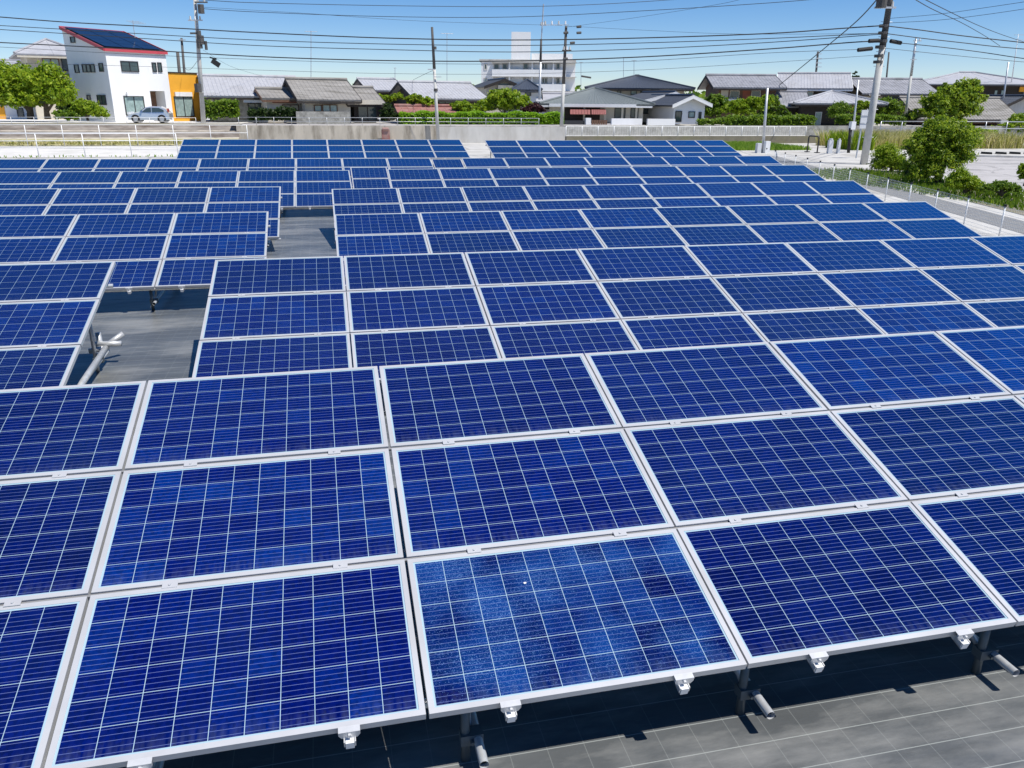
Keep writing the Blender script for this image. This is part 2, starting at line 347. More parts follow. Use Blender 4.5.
b_.v = [(x*.86, y*.86, z*.86) for x, y, z in b_.v]; TAB = b_.mesh('end_clamp', M['clamp'])

def array(label, top, tilt, yaw, cols, first=0, group=None, detail=0, special=None, frames0=.25, widths=None, fy=0.0, roll=0.0):
    """block of three tiers; `top` is the world point of the upper left junction"""
    top = Vector(top); cy, sy = math.cos(rad(yaw)), math.sin(rad(yaw)); ct, st = math.cos(rad(tilt)), math.sin(rad(tilt))
    row = Vector((cy, sy, math.sin(rad(roll)))).normalized(); upd = Vector((-sy*ct, cy*ct, st)); upd = (upd - row*upd.dot(row)).normalized(); n = row.cross(upd)
    R = Matrix((row, upd, n)).transposed(); E = R.to_euler()
    root = thing('solar_array', (top.x, top.y, 0), label, 'solar array', group)
    o0 = Vector((top.x, top.y, 0))
    length = cols*GX if widths is None else widths
    def P(x, y, z=0): return top + row*x + upd*y + n*z - o0
    for i in range(cols):
        for j in range(3):
            pm, cm = PANEL, CELL; x = (first+i)*GX + .0075
            if widths is not None: pm, cm = NARROW; x = .0075
            if special and (i, j) == special: cm = CELLD
            jig = lambda a: random.uniform(-a, a)
            p = inst('solar_panel', pm, root, P(x + jig(.003), -j*GY + .002, jig(.002)), E)
            c = inst('cell_glass', cm, p, (0,0,0))
            if special and (i, j) == special:
                p['label'] = 'cracked panel with speckled glass and a white impact spot'
                s = MB()
                for k in range(7):
                    a = k*2*math.pi/7; s.add([(.0,0,0),(.009*math.cos(a),.006*math.sin(a),0),(.009*math.cos(a+.9),.007*math.sin(a+.9),0)],[(0,1,2)])
                inst('impact_spot', s.mesh('impact_spot', M['white']), p, (.63, -.275, .0012))
    # structure: rails along the slope, purlins along the row, base pipes and posts
    xs = []
    for i in range(cols):
        if widths is None: xs += [(first+i)*GX + .40, (first+i)*GX + 1.30]
        else: xs += [widths*.3, widths*.75]
    rail = MB().box((-.02,-3*GY-.035,-.085),(.02,.03,-.042)).mesh('mounting_rail', M['alu'])
    for x in xs:
        inst('mounting_rail', rail, root, P(x, 0), E)
        inst('end_clamp', TAB, root, P(x, -3*GY+.012), E)
        if detail:
            for j in (1, 2): inst('mid_clamp', CLIP, root, P(x, -j*GY + .0105, 0.001), E)
    xl, xr = first*GX, first*GX + length
    for j in (1, 2):
        st = MB().obox(P(xl+.01, -j*GY+.0035, -.024)+o0, row*(length-.02), upd*.017, n*.014); st.build('groove_tone_strip', M['groovetone'], root)  # added filler strip; its grey stands in for light in the groove
    for y in (-.45, -2.86):
        b = MB().tube([P(xl-.02, y, -.112) + o0, P(xr+.02, y, -.112) + o0], .0243, 8); b.build('purlin_pipe', M['galv'], root, True)
    nfr = max(2, round(length/1.55)+1) if widths is None else 2
    x = xl + frames0
    yb, yf = -.45, -2.86
    post_c = {}
    while x < xr:
        pb, pf = P(x, yb, -.12) + o0, P(x, yf, -.12) + o0
        MB().tube([(pb.x, pb.y, 0), pb], .0243, 8).build('post', M['galv'], root, True)
        MB().tube([(pf.x, pf.y, 0), pf], .0243, 8).build('post', M['darksteel'], root, True)
        e0, e1 = P(x+.06, -3*GY, 0) + o0, P(x+.06, 0, 0) + o0
        bp = MB().tube([(e0.x, e0.y-.02+fy, .15), (e1.x, e1.y-.05, .16)], .0243, 10, hollow=True); 
        d = Vector((e1.x-e0.x, e1.y-e0.y, 0)).normalized()
        pipe = bp.build('base_pipe', M['galv'], root, True)
        MB().tube([Vector((e0.x, e0.y+fy, .15)) + d*.01, Vector((e0.x, e0.y+fy, .15)) + d*.03], .0225, 10).build('bore_shade_plug', M['boreshade'], pipe)  # dark plug standing in for the shade inside the pipe end
        MB().tube([(pf.x+.03, pf.y+.05, .15), (pf.x+.03, pf.y+1.2, P(x,-1.2,-.13).z)], .018, 6).build('brace', M['galv'], root, True)
        for q in (pb, pf):
            MB().box((q.x-.028, q.y-.036, .12), (q.x+.088, q.y+.036, .182)).tube([(q.x+.03, q.y-.036, .15),(q.x+.03, q.y-.06, .15)], .012, 6).build('coupler', M['darksteel'], root)
        x += 1.55
    return root, P, o0
RT, LT, LY = 15.376, 14.357, .784
Z = CAMZ
G1 = 'ground mounted solar arrays right of the aisle'; G2 = 'ground mounted solar arrays left of the aisle'
array('front row solar array nearest the camera, running the full width of the photo', (-1.373,5.892,-1.957+Z), 15.31, 0.05, 8, -2, 'ground mounted solar arrays', 1, (3,2), frames0=.55, roll=0.06)
array('second solar array from the front, right of the gap with the steel pipe', (-1.515,11.002,-2.034+Z), 15.74, -0.16, 8, 0, G1, 1, roll=-0.08)
array('second row solar array at left edge, stopping at the gap with the steel pipe', (-7.607,10.525,-1.901+Z), 14.5, 0.61, 3, 0, G2, 1, frames0=3*GX-.31-3.1, fy=.9, roll=-0.34)
array('third solar array from the front, right of the far gap', (0.085,16.060,-2.155+Z), 15.1, -0.3, 8, 0, G1, 1, roll=0.1)
array('third row solar array, left of the far gap and behind the nearer gap', (-7.775,15.886,-2.015+Z), 14.6, 0.99, 4, 0, G2, 1, roll=-0.41)
array('fourth solar array from the front, right block beside the far gap', (0.093,21.083,-2.192+Z), 15.93, -0.08, 9, 0, G1, 0, roll=0.11)
array('fourth row solar array, left block beside the far gap', (-9.439,20.839,-2.043+Z), 15.09, 0.6, 5, 0, G2, 0, roll=-0.37)
array('fifth solar array from the front, right block', (1.920,26.660,-2.170+Z), 15.39, -0.25, 9, 0, G1, 0, roll=0.06)
array('fifth row solar array, left block showing all three tiers above the far gap', (-10.931,26.253,-2.101+Z), 14.47, 0.55, 7, 0, G2, 0, roll=-0.31)
array('sixth solar array from the front, right block', (5.160,31.600,-2.183+Z), 15.36, 0.4, 8, 0, G1, 0, roll=0.02)
array('sixth row solar array, left block reaching the left edge of the photo', (-11.056,31.340,-2.093+Z), 14.36, 0.56, 9, 0, G2, 0, roll=-0.28)
array('rearmost solar array, right block next to the grass strip', (8.050,41.860,-2.013+Z), 15.06, -0.2, 8, 0, G1, 0, roll=-0.1)
array('rearmost solar array, left block below the stained concrete wall', (-6.523,41.758,-1.937+Z), 13.4, 0.89, 8, 0, G2, 0, roll=-0.21)
NARROW = narrow_meshes(1.14, 7)
array('single column of narrow panels filling the aisle in the fifth row', (.755,26.60,-2.10+Z), 15.4, 0, 1, 0, 'narrow infill columns', widths=1.155)
array('single column of narrow panels filling the aisle in the sixth row', (3.99,31.60,-2.21+Z), 15.4, 0, 1, 0, 'narrow infill columns', widths=1.155)
# loose pipe ends clamped at the inner end of the nearer gap
t = thing('pipe_joint', (-2.87, 10.5, 0), 'bundle of short steel pipe ends clamped together in the nearer gap', 'pipe joint')
b = MB().tube([(-2.80,8.4,.16),(-2.87,10.55,.22)], .036, 10); b.build('pipe', M['galv'], t, True)
for a, c in (((-3.0,10.50,.26),(-2.68,10.47,.26)), ((-2.90,10.62,.20),(-2.70,10.72,.32)), ((-2.93,10.5,.12),(-2.95,10.54,.40)), ((-3.05,10.40,.2),(-2.84,10.5,.22))):
    MB().tube([a, c], .035, 10).build('pipe', M['galv'], t, True)

# ------------------------------------------------------------------ right boundary mesh fence
def fpt(s): return Vector((16.7 + .2885*(s-17), s, 0))
fr = thing('mesh_fence', (16.7, 17, 0), 'low white wire mesh fence with black capped posts along the right edge of the arrays', 'fence')
wires = MB()
y = 8.0; ys = []
while y < 42.5: ys.append(y); y += 1.83
for y in ys:
    p = fpt(y); po = MB().tube([p, p + Vector((0,0,.76))], .019, 8).build('post', M['white'], fr, True)
    MB().tube([p + Vector((0,0,.755)), p + Vector((0,0,.81))], .036, 8).build('cap', M['black'], po)
a, c = fpt(ys[0]), fpt(ys[-1])
for k in range(9):
    h = Vector((.0, 0, .06 + .085*k)); wires.tube([a+h, c+h], .004, 3)
s = ys[0]
while s < ys[-1]:
    p = fpt(s); wires.tube([p + Vector((0,0,.03)), p + Vector((0,0,.75))], .0016, 3, cap=False); s += .075
wires.build('wire_mesh', M['white'], fr)

# ------------------------------------------------------------------ back retaining walls, banks, fences
YW = 62.5
def wall_px(name, label, u0, u1, vt, m, Y=YW, z0=0, th=.35, cat='wall', group=None):
    a, c = at(u0, vt, Y), at(u1, vt, Y); zt = at((u0+u1)/2, vt, Y).z
    b = MB().box((a.x, Y, z0), (c.x, Y+th, zt)); o = b.build(name, m, loc=Vector(((a.x+c.x)/2, Y, z0))); return tag(o, label, cat, group), zt
_, ZW = wall_px('retaining_wall', 'stained beige concrete retaining wall behind the rearmost left array', 236, 438, 125.5, M['oldwall'])
wall_px('retaining_wall', 'pale newer concrete retaining wall right of the white pole', 438.3, 566, 126.5, M['newwall'])
struct(MB().add([(at(230,125,YW).x, YW+.2, ZW-.02), (26, YW+.2, ZW-.02), (26, 70, ZW-.02), (at(230,125,YW).x, 70, ZW-.02)], [(0,1,2,3)]).build('road', M['paleroad']))
o = MB().box((at(502.5,134,YW).x-10, 0, 0), (0,0,0)) if False else None
# rust coloured stand pipe box in front of the wall
q = at(385.5, 133, YW-.4); t = thing('valve_cover', (q.x, q.y, 0), 'small rusty red valve box against the stained concrete wall', 'valve box')
MB().box((q.x-.28, q.y-.2, 0), (q.x+.3, q.y+.2, q.z+.25)).build('body', M['rust'], t)
MB().tube([(q.x-.22, q.y-.2, q.z+.28), (q.x+.22, q.y-.2, q.z+.28)], .12, 10).build('lid', M['rust'], t)
# left revetment of the channel in bands
xr = at(237,130,61).x
bk = [(60.6, 0, 61.4, .42, 'bank2'), (61.4, .42, 62.2, .46, 'oldwall'), (62.2, .46, 62.5, .86, 'bank'), (62.5, .86, 63.2, .9, 'oldwall'), (63.2, .9, 63.5, 1.28, 'bank'), (63.5, 1.28, 66, 1.3, 'soil')]
for k, (y0, z0, y1, z1, mn) in enumerate(bk):
    struct(MB().add([(-90,y0,z0),(xr,y0,z0),(xr,y1,z1),(-90,y1,z1)], [(0,1,2,3)]).build('embankment', M[mn]))
struct(MB().add([(-90,66,1.3),(xr,66,1.3),(xr,90,1.05),(-90,90,1.05)], [(0,1,2,3)]).build('pavement', M['path']))
def rail_fence(name, label, us, Y, z0, ztops, m, r=.03, group=None, rails=None):
    xs = [at(u, 130, Y).x for u in us]; t = thing(name, (xs[0], Y, z0), label, 'fence', group)
    for x in xs: MB().tube([(x, Y, z0), (x, Y, ztops[0])], r*1.15, 6).build('post', m, t, True)
    for z in ztops: MB().tube([(xs[0], Y, z), (xs[-1], Y, z)], r, 6).build('rail', m, t, True)
    return t
rail_fence('guard_rail', 'white pipe guard rail on the near side of the pale path at left', [-13+47*k for k in range(-1,5)], 48.6, 0, [1.27, .9, .55], M['white'], .022)
rail_fence('guard_rail', 'white pipe guard rail on the far side of the pale path, along the channel', [-12+37*k for k in range(-2,8)], 60.2, 0, [1.36, .85, .35], M['white'], .021)
rail_fence('guard_rail', 'thin white rail along the road edge in front of the silver car', [-10+23*k for k in range(0,10)], 63.6, 1.25, [1.75, 1.5], M['white'], .014)
rail_fence('guard_rail', 'grey pipe guard rail on top of the stained concrete wall', [239.5+17.6*k for k in range(18)], YW+.15, ZW-.02, [ZW+.55, ZW+.28], M['galv'], .018)
xs_ = at(566.5,130,YW).x
tag(MB().extr([(xs_,YW-.01,0),(26.05,YW-.01,0),(26.05,63.6,0),(140,63.6,0),(140,64.05,0),(xs_,64.05,0)], (0,0,ZW+.01)).build('retaining_wall', M['stonewall'], loc=(60,63.8,0)), 'grey block retaining wall behind the white net fence at right', 'wall')
# white net fence on a stone footing, right of centre
wf, _z = wall_px('footing_wall', 'low brown stone footing under the white net fence', 566.5, 826, 136.3, M['soil'], Y=61, th=.4)
zf = _z
nf = thing('net_fence', (at(690,130,61).x, 61.2, zf), 'white net fence on a brown footing in front of the white garden walls', 'fence')
xs = [at(u, 131, 61.2).x for u in range(566, 822, 16)]
zt = at(700, 126.2, 61.2).z
for x in xs: MB().tube([(x, 61.2, zf), (x, 61.2, zt)], .03, 6).build('post', M['white'], nf, True)
nb = MB()
for k in range(9): z = zf + .04 + (zt-zf-.06)*k/8; nb.tube([(xs[0],61.2,z),(xs[-1],61.2,z)], .007 if 0 < k < 8 else .02, 4)
x = xs[0]
while x < xs[-1]: nb.tube([(x,61.2,zf),(x,61.2,zt)], .005, 3, cap=False); x += .2
nb.build('net', M['white'], nf)

# ------------------------------------------------------------------ right hand lane, lot, verge
def gpoly(name, pts, z, m): return struct(MB().add([tuple(gnd(u, v, z)) for u, v in pts], [tuple(range(len(pts)))]).build(name, m))
P_ = [fpt(9), fpt(44)]
def off(s, d, z): p = fpt(s); n = Vector((.96, -.277, 0)); q = p + n*d; return (q.x, q.y, z)
struct(MB().add([off(4,.9,.006), off(4,2.2,.006), off(47,2.2,.006), off(47,.9,.006)], [(0,1,2,3)]).build('lane', M['asphalt']))
struct(MB().add([off(-5,2.9,.01), off(-5,6.0,.01), off(37,5.6,.01), off(38,2.9,.01)], [(0,1,2,3)]).build('verge', M['soil']))
struct(MB().add([off(-10,6.2,.008), (120,-20,.008), (120,47.5,.008), off(46,7.5,.008)], [(0,1,2,3)]).build('parking_lot', M['paleroad']))
b = MB(); a, c = gnd(972, 157), gnd(1040, 158.5); b.obox((a.x, a.y, 0), (c-a)*1.6, Vector((0,.35,0)), (0,0,.13)); struct(b.build('kerb', M['newwall']))
for k, u in enumerate((988, 1002.5, 1016.5, 1031)):
    p = gnd(u, 154.2); e = (gnd(u+4.2, 154.4) - gnd(u-4.2, 154.0)); o = gnd(u-4.2, 154.0)
    b = MB().extr([o, o+e, o+e*.95+Vector((0,0,.14)), o+e*.05+Vector((0,0,.14))], (0,.3,0))
    tag(b.build('wheel_stop', M['black'], loc=o), ['black wheel stop beside the big bush, leftmost of the row', 'second black wheel stop from the big bush', 'third black wheel stop from the big bush', 'black wheel stop furthest from the big bush'][k], 'wheel stop', 'black wheel stops on the pale lot')

# ------------------------------------------------------------------ foliage
def leaves(pts, nrm, size, rnd=rng):
    n = len(pts); d = rnd.normal(size=(n,3)); d = d/np.linalg.norm(d,axis=1)[:,None]
    nn = nrm*.9 + d*.8; nn /= np.linalg.norm(nn,axis=1)[:,None]
    a = np.cross(nn, rnd.normal(size=(n,3))); a /= np.linalg.norm(a,axis=1)[:,None]; b = np.cross(nn, a)
    s = size*rnd.uniform(.6,1.35,(n,1)); v = np.stack([pts-a*s*.9, pts+b*s*.45-a*s*.1, pts+a*s*.9, pts-b*s*.45-a*s*.1],1).reshape(-1,3)
    return v, np.arange(4*n).reshape(n,4)
def leaf_obj(name, V, Fc, m, parent):
    me = bpy.data.meshes.new(name); off = np.array(wloc(parent)) if parent is not None else 0
    me.from_pydata((V-off).tolist(), [], Fc.tolist()); me.materials.append(m)
    o = bpy.data.objects.new(name, me); COL.objects.link(o)
    if parent is not None: o.parent = parent
    return o
def crown_pts(blobs, n, clump=.34, per=26):
    """leaf points gathered in clumps over ellipsoids, thinning inward: (centre, radii)"""
    vols = np.array([b[1][0]*b[1][1]*b[1][2] for b in blobs])**.667; vols /= vols.sum()
    P, N = [], []
    for (c, r), f in zip(blobs, vols):
        k = max(4, int(n*f/per)); d = rng.normal(size=(k,3)); d /= np.linalg.norm(d,axis=1)[:,None]
        d[:,2] = np.where(d[:,2] < -.55, -d[:,2]*.6, d[:,2])
        rr = rng.uniform(.50,1.16,(k,1)); cc = np.array(c) + d*rr*np.array(r)
        m = min(r)
        q = rng.normal(size=(k,per,3))*np.array([1,1,.7])*m*clump*.50*rng.uniform(.6,1.3,(k,1,1))
        P.append((cc[:,None,:]+q).reshape(-1,3)); nn = d[:,None,:]*.8 + q/(m*clump) + np.array([.15,-.25,.55]); N.append(nn.reshape(-1,3))
    P = np.concatenate(P); N = np.concatenate(N); N /= np.linalg.norm(N,axis=1)[:,None]; return P, N
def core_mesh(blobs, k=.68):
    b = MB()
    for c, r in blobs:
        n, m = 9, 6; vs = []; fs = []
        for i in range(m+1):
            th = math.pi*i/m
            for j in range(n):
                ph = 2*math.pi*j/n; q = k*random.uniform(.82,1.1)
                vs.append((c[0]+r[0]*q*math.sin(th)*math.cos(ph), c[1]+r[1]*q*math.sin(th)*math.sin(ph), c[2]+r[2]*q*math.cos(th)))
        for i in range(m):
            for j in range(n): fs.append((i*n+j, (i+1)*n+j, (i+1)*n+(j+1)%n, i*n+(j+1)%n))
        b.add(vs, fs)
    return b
def plant(name, label, cat, Y, vb, blobs_px, m, n=2500, size=.16, trunks=(), group=None, dy=.8, tr=.1, clump=.34, core=.56):
    """blobs_px: (u, v, ru, rv[, dY]) in the photo's scale at depth Y; trunks: u positions"""
    n = int(n*2.0); size *= .64; bl = []
    for q in blobs_px:
        u, v, ru, rv = q[:4]; yy = Y + (q[4] if len(q) > 4 else 0); p = at(u, v, yy); k = mpp(u, v, yy); bl.append(((p.x, p.y, p.z), (ru*k, max(ru*k*dy, .2), rv*k)))
    u0 = trunks[0] if trunks else sum(b[0] for b in blobs_px)/len(blobs_px)
    base = at(u0, vb, Y)
    t = thing(name, base, label, cat, group)
    P, N = crown_pts(bl, n, clump); V, Fc = leaves(P, N, size); cr = leaf_obj('crown' if trunks else 'foliage', V, Fc, m, t)
    if core: core_mesh(bl, core).build('shade_core', M['core'], t, True)  # solid dark core, painted as the crown's inner shade
    tb = MB()
    for u in (trunks or [u0]):
        g = at(u, vb, Y); tops = sorted(bl, key=lambda b: abs(b[0][0]-g.x))[:3]
        for i, (c, r) in enumerate(tops):
            mid = Vector((g.x*.7+c[0]*.3, g.y*.7+c[1]*.3, g.z + (c[2]-g.z)*.5))
            if i == 0: tb.tube([g, mid, Vector(c)], tr, 7, tr*.4)
            else: tb.tube([Vector((g.x, g.y, g.z+(mid.z-g.z)*.6)), mid, Vector(c)], tr*.55, 6, tr*.2)
    tb.build('trunk' if trunks else 'stems', M['bark'], t, True)
    return t
def hedge(name, label, u0, u1, vt, vb, Y, D, m, n=3000, size=.13, group=None, wob=.08):
    a, c = at(u0, vb, Y), at(u1, vb, Y); zb, zt = at((u0+u1)/2, vb, Y).z, at((u0+u1)/2, vt, Y).z; W = c.x-a.x; H = zt-zb
    t = thing(name, ((a.x+c.x)/2, Y+D/2, zb), label, 'hedge', group)
    MB().box((a.x+.1, Y+.1, zb), (c.x-.1, Y+D-.1, zt-.1)).build('shade_core', M['core'], t)  # dark box behind the leaves, painted as the hedge's inner shade
    ar = np.array([W*H, W*D, H*D, H*D]); k = (n*ar/ar.sum()).astype(int); P, N = [], []
    def R(k): return rng.uniform(0,1,k)
    P.append(np.stack([a.x+W*R(k[0]), Y+0*R(k[0]), zb+H*R(k[0])],1)); N.append(np.tile([.15,-.55,.9],(k[0],1)))
    P.append(np.stack([a.x+W*R(k[1]), Y+D*R(k[1]), zt+0*R(k[1])],1)); N.append(np.tile([0,-.2,1],(k[1],1)))
    for x, s, kk in ((a.x,-1,k[2]),(c.x,1,k[3])):
        P.append(np.stack([x+0*R(kk), Y+D*R(kk), zb+H*R(kk)],1)); N.append(np.tile([s,0,.3],(kk,1)))
    P = np.concatenate(P); P += rng.normal(size=P.shape)*wob; P[:,2] += .07*np.sin(P[:,0]*1.7)+.05*np.sin(P[:,0]*4.1+1)
    V, Fc = leaves(P, np.concatenate(N).astype(float), size); leaf_obj('foliage', V, Fc, m, t); return t

# ------------------------------------------------------------------ houses
def roofslab(mb, pts, th=.14, ribs=.32, rh=.03):
    """sloping quad (eave_left, eave_right, ridge_right, ridge_left) with tile ribs running up the slope"""
    a, b, c, d = map(Vector, pts); mb.slab([a,b,c,d], th)
    n = (b-a).cross(d-a).normalized(); n = n if n.z > 0 else -n
    L = max((b-a).length, (c-d).length); k = max(2, int(L/ribs))
    for i in range(k+1):
        f = i/k; p, q = a.lerp(b, f), d.lerp(c, f)
        if (p-q).length < .3: continue
        s = (b-a).normalized()*.05
        mb.add([p-s, p+s, q+s, q-s, p+n*rh, q+n*rh], [(0,4,5,3),(4,1,2,5),(0,1,4)])
    if ribs < 1:
        m = max(2, int((d-a).length/.45))          # stepped courses
        for i in range(1, m):
            f = i/m; p, q = a.lerp(d, f), b.lerp(c, f); e = (d-a).normalized()*.05
            mb.add([p+n*.004, q+n*.004, q+e+n*.022, p+e+n*.022], [(0,1,2,3)])
def window_on(parent, o, ex, ez, m, fm, n, fr=.07, name='window'):
    """window from corner o, edge vectors ex (across) and ez (up), outward normal n"""
    o, ex, ez, n = map(Vector, (o, ex, ez, n)); w_, h_ = ex.length, ez.length; X, U = ex.normalized(), ez.normalized()
    b = MB(); q = o + n*.005; dp = n*.06
    b.obox(q, X*w_, U*fr, dp); b.obox(q+U*(h_-fr), X*w_, U*fr, dp)
    b.obox(q+U*fr, X*fr, U*(h_-2*fr), dp); b.obox(q+U*fr+X*(w_-fr), X*fr, U*(h_-2*fr), dp)
    if w_ > 1.1: b.obox(q+U*fr+X*(w_/2-fr/2), X*fr, U*(h_-2*fr), dp*.9)
    f = b.build(name, fm, parent)
    MB().obox(q+U*fr*.9+X*fr*.9, X*(w_-1.8*fr), U*(h_-1.8*fr), n*.02).build('pane', m, f); return f
def win(parent, u0, v0, u1, v1, Y, m='glass', fm='darkframe', name='window', fr=.07):
    a, c = at(u0, v1, Y), at(u1, v0, Y)
    return window_on(parent, a, (c.x-a.x,0,0), (0,0,c.z-a.z), M[m], M[fm], (0,-1,0), fr, name)
def panelbox(parent, u0, v0, u1, v1, Y, m, name, proud=.04, th=None):
    a, c = at(u0, v1, Y), at(u1, v0, Y); return MB().box((a.x, Y-proud, a.z), (c.x, Y-proud+(th or proud-.003), c.z)).build(name, M[m], parent)
def house(name, label, u0, u1, vb, ve, vr, Y, D, roof, wall, o=.5, kind='gable', hip=None, ribs=.32, cat='house', group=None, gable_m=None, feats=(), eave=True, fascia='darkwood', rot=0):
    """ridge along X. (u0,u1) wall extent, vb base, ve eave, vr ridge in the photo at depth Y (ridge at Y+D/2)"""
    x0, x1 = at(u0, (vb+ve)/2, Y).x, at(u1, (vb+ve)/2, Y).x; um = (u0+u1)/2
    zb, ze, zr = at(um, vb, Y).z, at(um, ve, Y-o).z, at(um, vr, Y+D/2).z; zb = min(zb, 1.3) if vb > 100 else zb
    t = thing(name, ((x0+x1)/2, Y, zb), label, cat, group); yr = Y+D/2
    zw = ze + (zr-ze)*o/(D/2+o) - .16
    w_ = MB()
    if kind == 'gable':
        w_.extr([(x0,Y,zb),(x0,Y+D,zb),(x0,Y+D,zw),(x0,yr,zr-.16),(x0,Y,zw)], (x1-x0,0,0))
    else: w_.box((x0,Y,zb),(x1,Y+D,zw))
    w_.build('wall', M[wall], t)
    r = MB()
    if kind == 'gable':
        xa, xb = x0-o*.8, x1+o*.8
        roofslab(r, [(xa,Y-o,ze),(xb,Y-o,ze),(xb,yr,zr),(xa,yr,zr)], ribs=ribs)
        roofslab(r, [(xb,Y+D+o,ze),(xa,Y+D+o,ze),(xa,yr+.001,zr),(xb,yr+.001,zr)], ribs=ribs)
        rf = r.build('roof', M[roof], t)
        MB().tube([(xa-.05,yr,zr+.06),(xb+.05,yr,zr+.06)], .14, 8).build('ridge_cap', M[roof], rf)
        for x in (xa-.045, xb+.003):
            for ya in (Y-o, Y+D+o):
                MB().add([(x,ya,ze-.24),(x+.042,ya,ze-.24),(x+.042,yr,zr-.2),(x,yr,zr-.2),(x,ya,ze+.03),(x+.042,ya,ze+.03),(x+.042,yr,zr+.05),(x,yr,zr+.05)],
                      [(0,1,2,3),(4,7,6,5),(0,4,5,1),(1,5,6,2),(3,2,6,7),(0,3,7,4)]).build('barge_board', M[fascia], rf)
    else:
        h = hip if hip is not None else min(D/2, (x1-x0)/2*.95); xa, xb = x0-o, x1+o; ra, rb = x0+h, x1-h
        if rb < ra: ra = rb = (x0+x1)/2
        roofslab(r, [(xa,Y-o,ze),(xb,Y-o,ze),(rb,yr,zr),(ra,yr,zr)], ribs=ribs)
        roofslab(r, [(xb,Y+D+o,ze),(xa,Y+D+o,ze),(ra,yr,zr),(rb,yr,zr)], ribs=ribs)
        roofslab(r, [(xa,Y+D+o,ze),(xa,Y-o,ze),(ra,yr,zr),(ra-.01,yr,zr)], ribs=ribs)
        roofslab(r, [(xb,Y-o,ze),(xb,Y+D+o,ze),(rb+.01,yr,zr),(rb,yr,zr)], ribs=ribs)
        rf = r.build('roof', M[roof], t)
        c = MB().tube([(ra,yr,zr+.05),(rb+.01,yr,zr+.05)], .14, 8)
        for xx, yy, e in ((xa,Y-o,ra),(xb,Y-o,rb)): c.tube([(xx,yy,ze+.04),(e,yr,zr+.05)], .10, 6)
        c.build('ridge_cap', M[roof], rf)
    if eave: MB().box((x0-o*.8, Y-o+.02, ze-.30), (x1+o*.8, Y-o+.10, ze-.16)).build('gutter', M[fascia], rf)
    for f in feats:
        k = f[0]
        if k == 'w': win(t, *f[1:5], Y, *f[5:])
        elif k == 'p': panelbox(t, *f[1:5], Y, f[5], f[6], *(f[7:]))
    t.rotation_euler.z = rad(rot)
    return t
def gable_front(name, label, ul, ua, ur, vb, vel, va, ver, Y, D, roof, wall, o=.5, feats=(), fascia='darkwood', cat='house', group=None, ribs=.32):
    """ridge along Y: apex (ua,va), eaves at (ul,vel), (ur,ver)"""
    A, L, R = at(ua, va, Y-o), at(ul, vel, Y-o), at(ur, ver, Y-o); zb = min(1.2, at(ua, vb, Y).z)
    t = thing(name, (A.x, Y+D/2, zb), label, cat, group)
    iL, iR = L.x+o*.7, R.x-o*.7
    zl = L.z + (A.z-L.z)*(iL-L.x)/(A.x-L.x) - .15; zr2 = R.z + (A.z-R.z)*(R.x-iR)/(R.x-A.x) - .15
    MB().extr([(iL,Y,zb),(iR,Y,zb),(iR,Y,zr2),(A.x,Y,A.z-.15),(iL,Y,zl)], (0,D,0)).build('wall', M[wall], t)
    r = MB()
    roofslab(r, [(L.x,Y+D,L.z),(L.x,Y-o,L.z),(A.x,Y-o,A.z),(A.x,Y+D,A.z)], ribs=ribs)
    roofslab(r, [(R.x,Y-o,R.z),(R.x,Y+D,R.z),(A.x+.001,Y+D,A.z),(A.x+.001,Y-o,A.z)], ribs=ribs)
    rf = r.build('roof', M[roof], t)
    for E in (L, R):
        s = -.01 if E is L else .01
        f = MB().add([(E.x,Y-o-.045,E.z-.26),(A.x,Y-o-.045,A.z-.26),(A.x,Y-o-.045,A.z+.05),(E.x,Y-o-.045,E.z+.05),(E.x,Y-o-.004,E.z-.26),(A.x,Y-o-.004,A.z-.26),(A.x,Y-o-.004,A.z+.05),(E.x,Y-o-.004,E.z+.05)],
              [(0,1,2,3),(7,6,5,4),(0,4,5,1),(3,2,6,7),(0,3,7,4)]); f.build('barge_board', M[fascia], rf)
    MB().tube([(A.x,Y-o,A.z+.05),(A.x,Y+D,A.z+.05)], .12, 8).build('ridge_cap', M[roof], rf)
    for q in feats:
        if q[0] == 'w': win(t, *q[1:5], Y, *q[5:])
        else: panelbox(t, *q[1:5], Y, q[5], q[6], *(q[7:]))
    return t

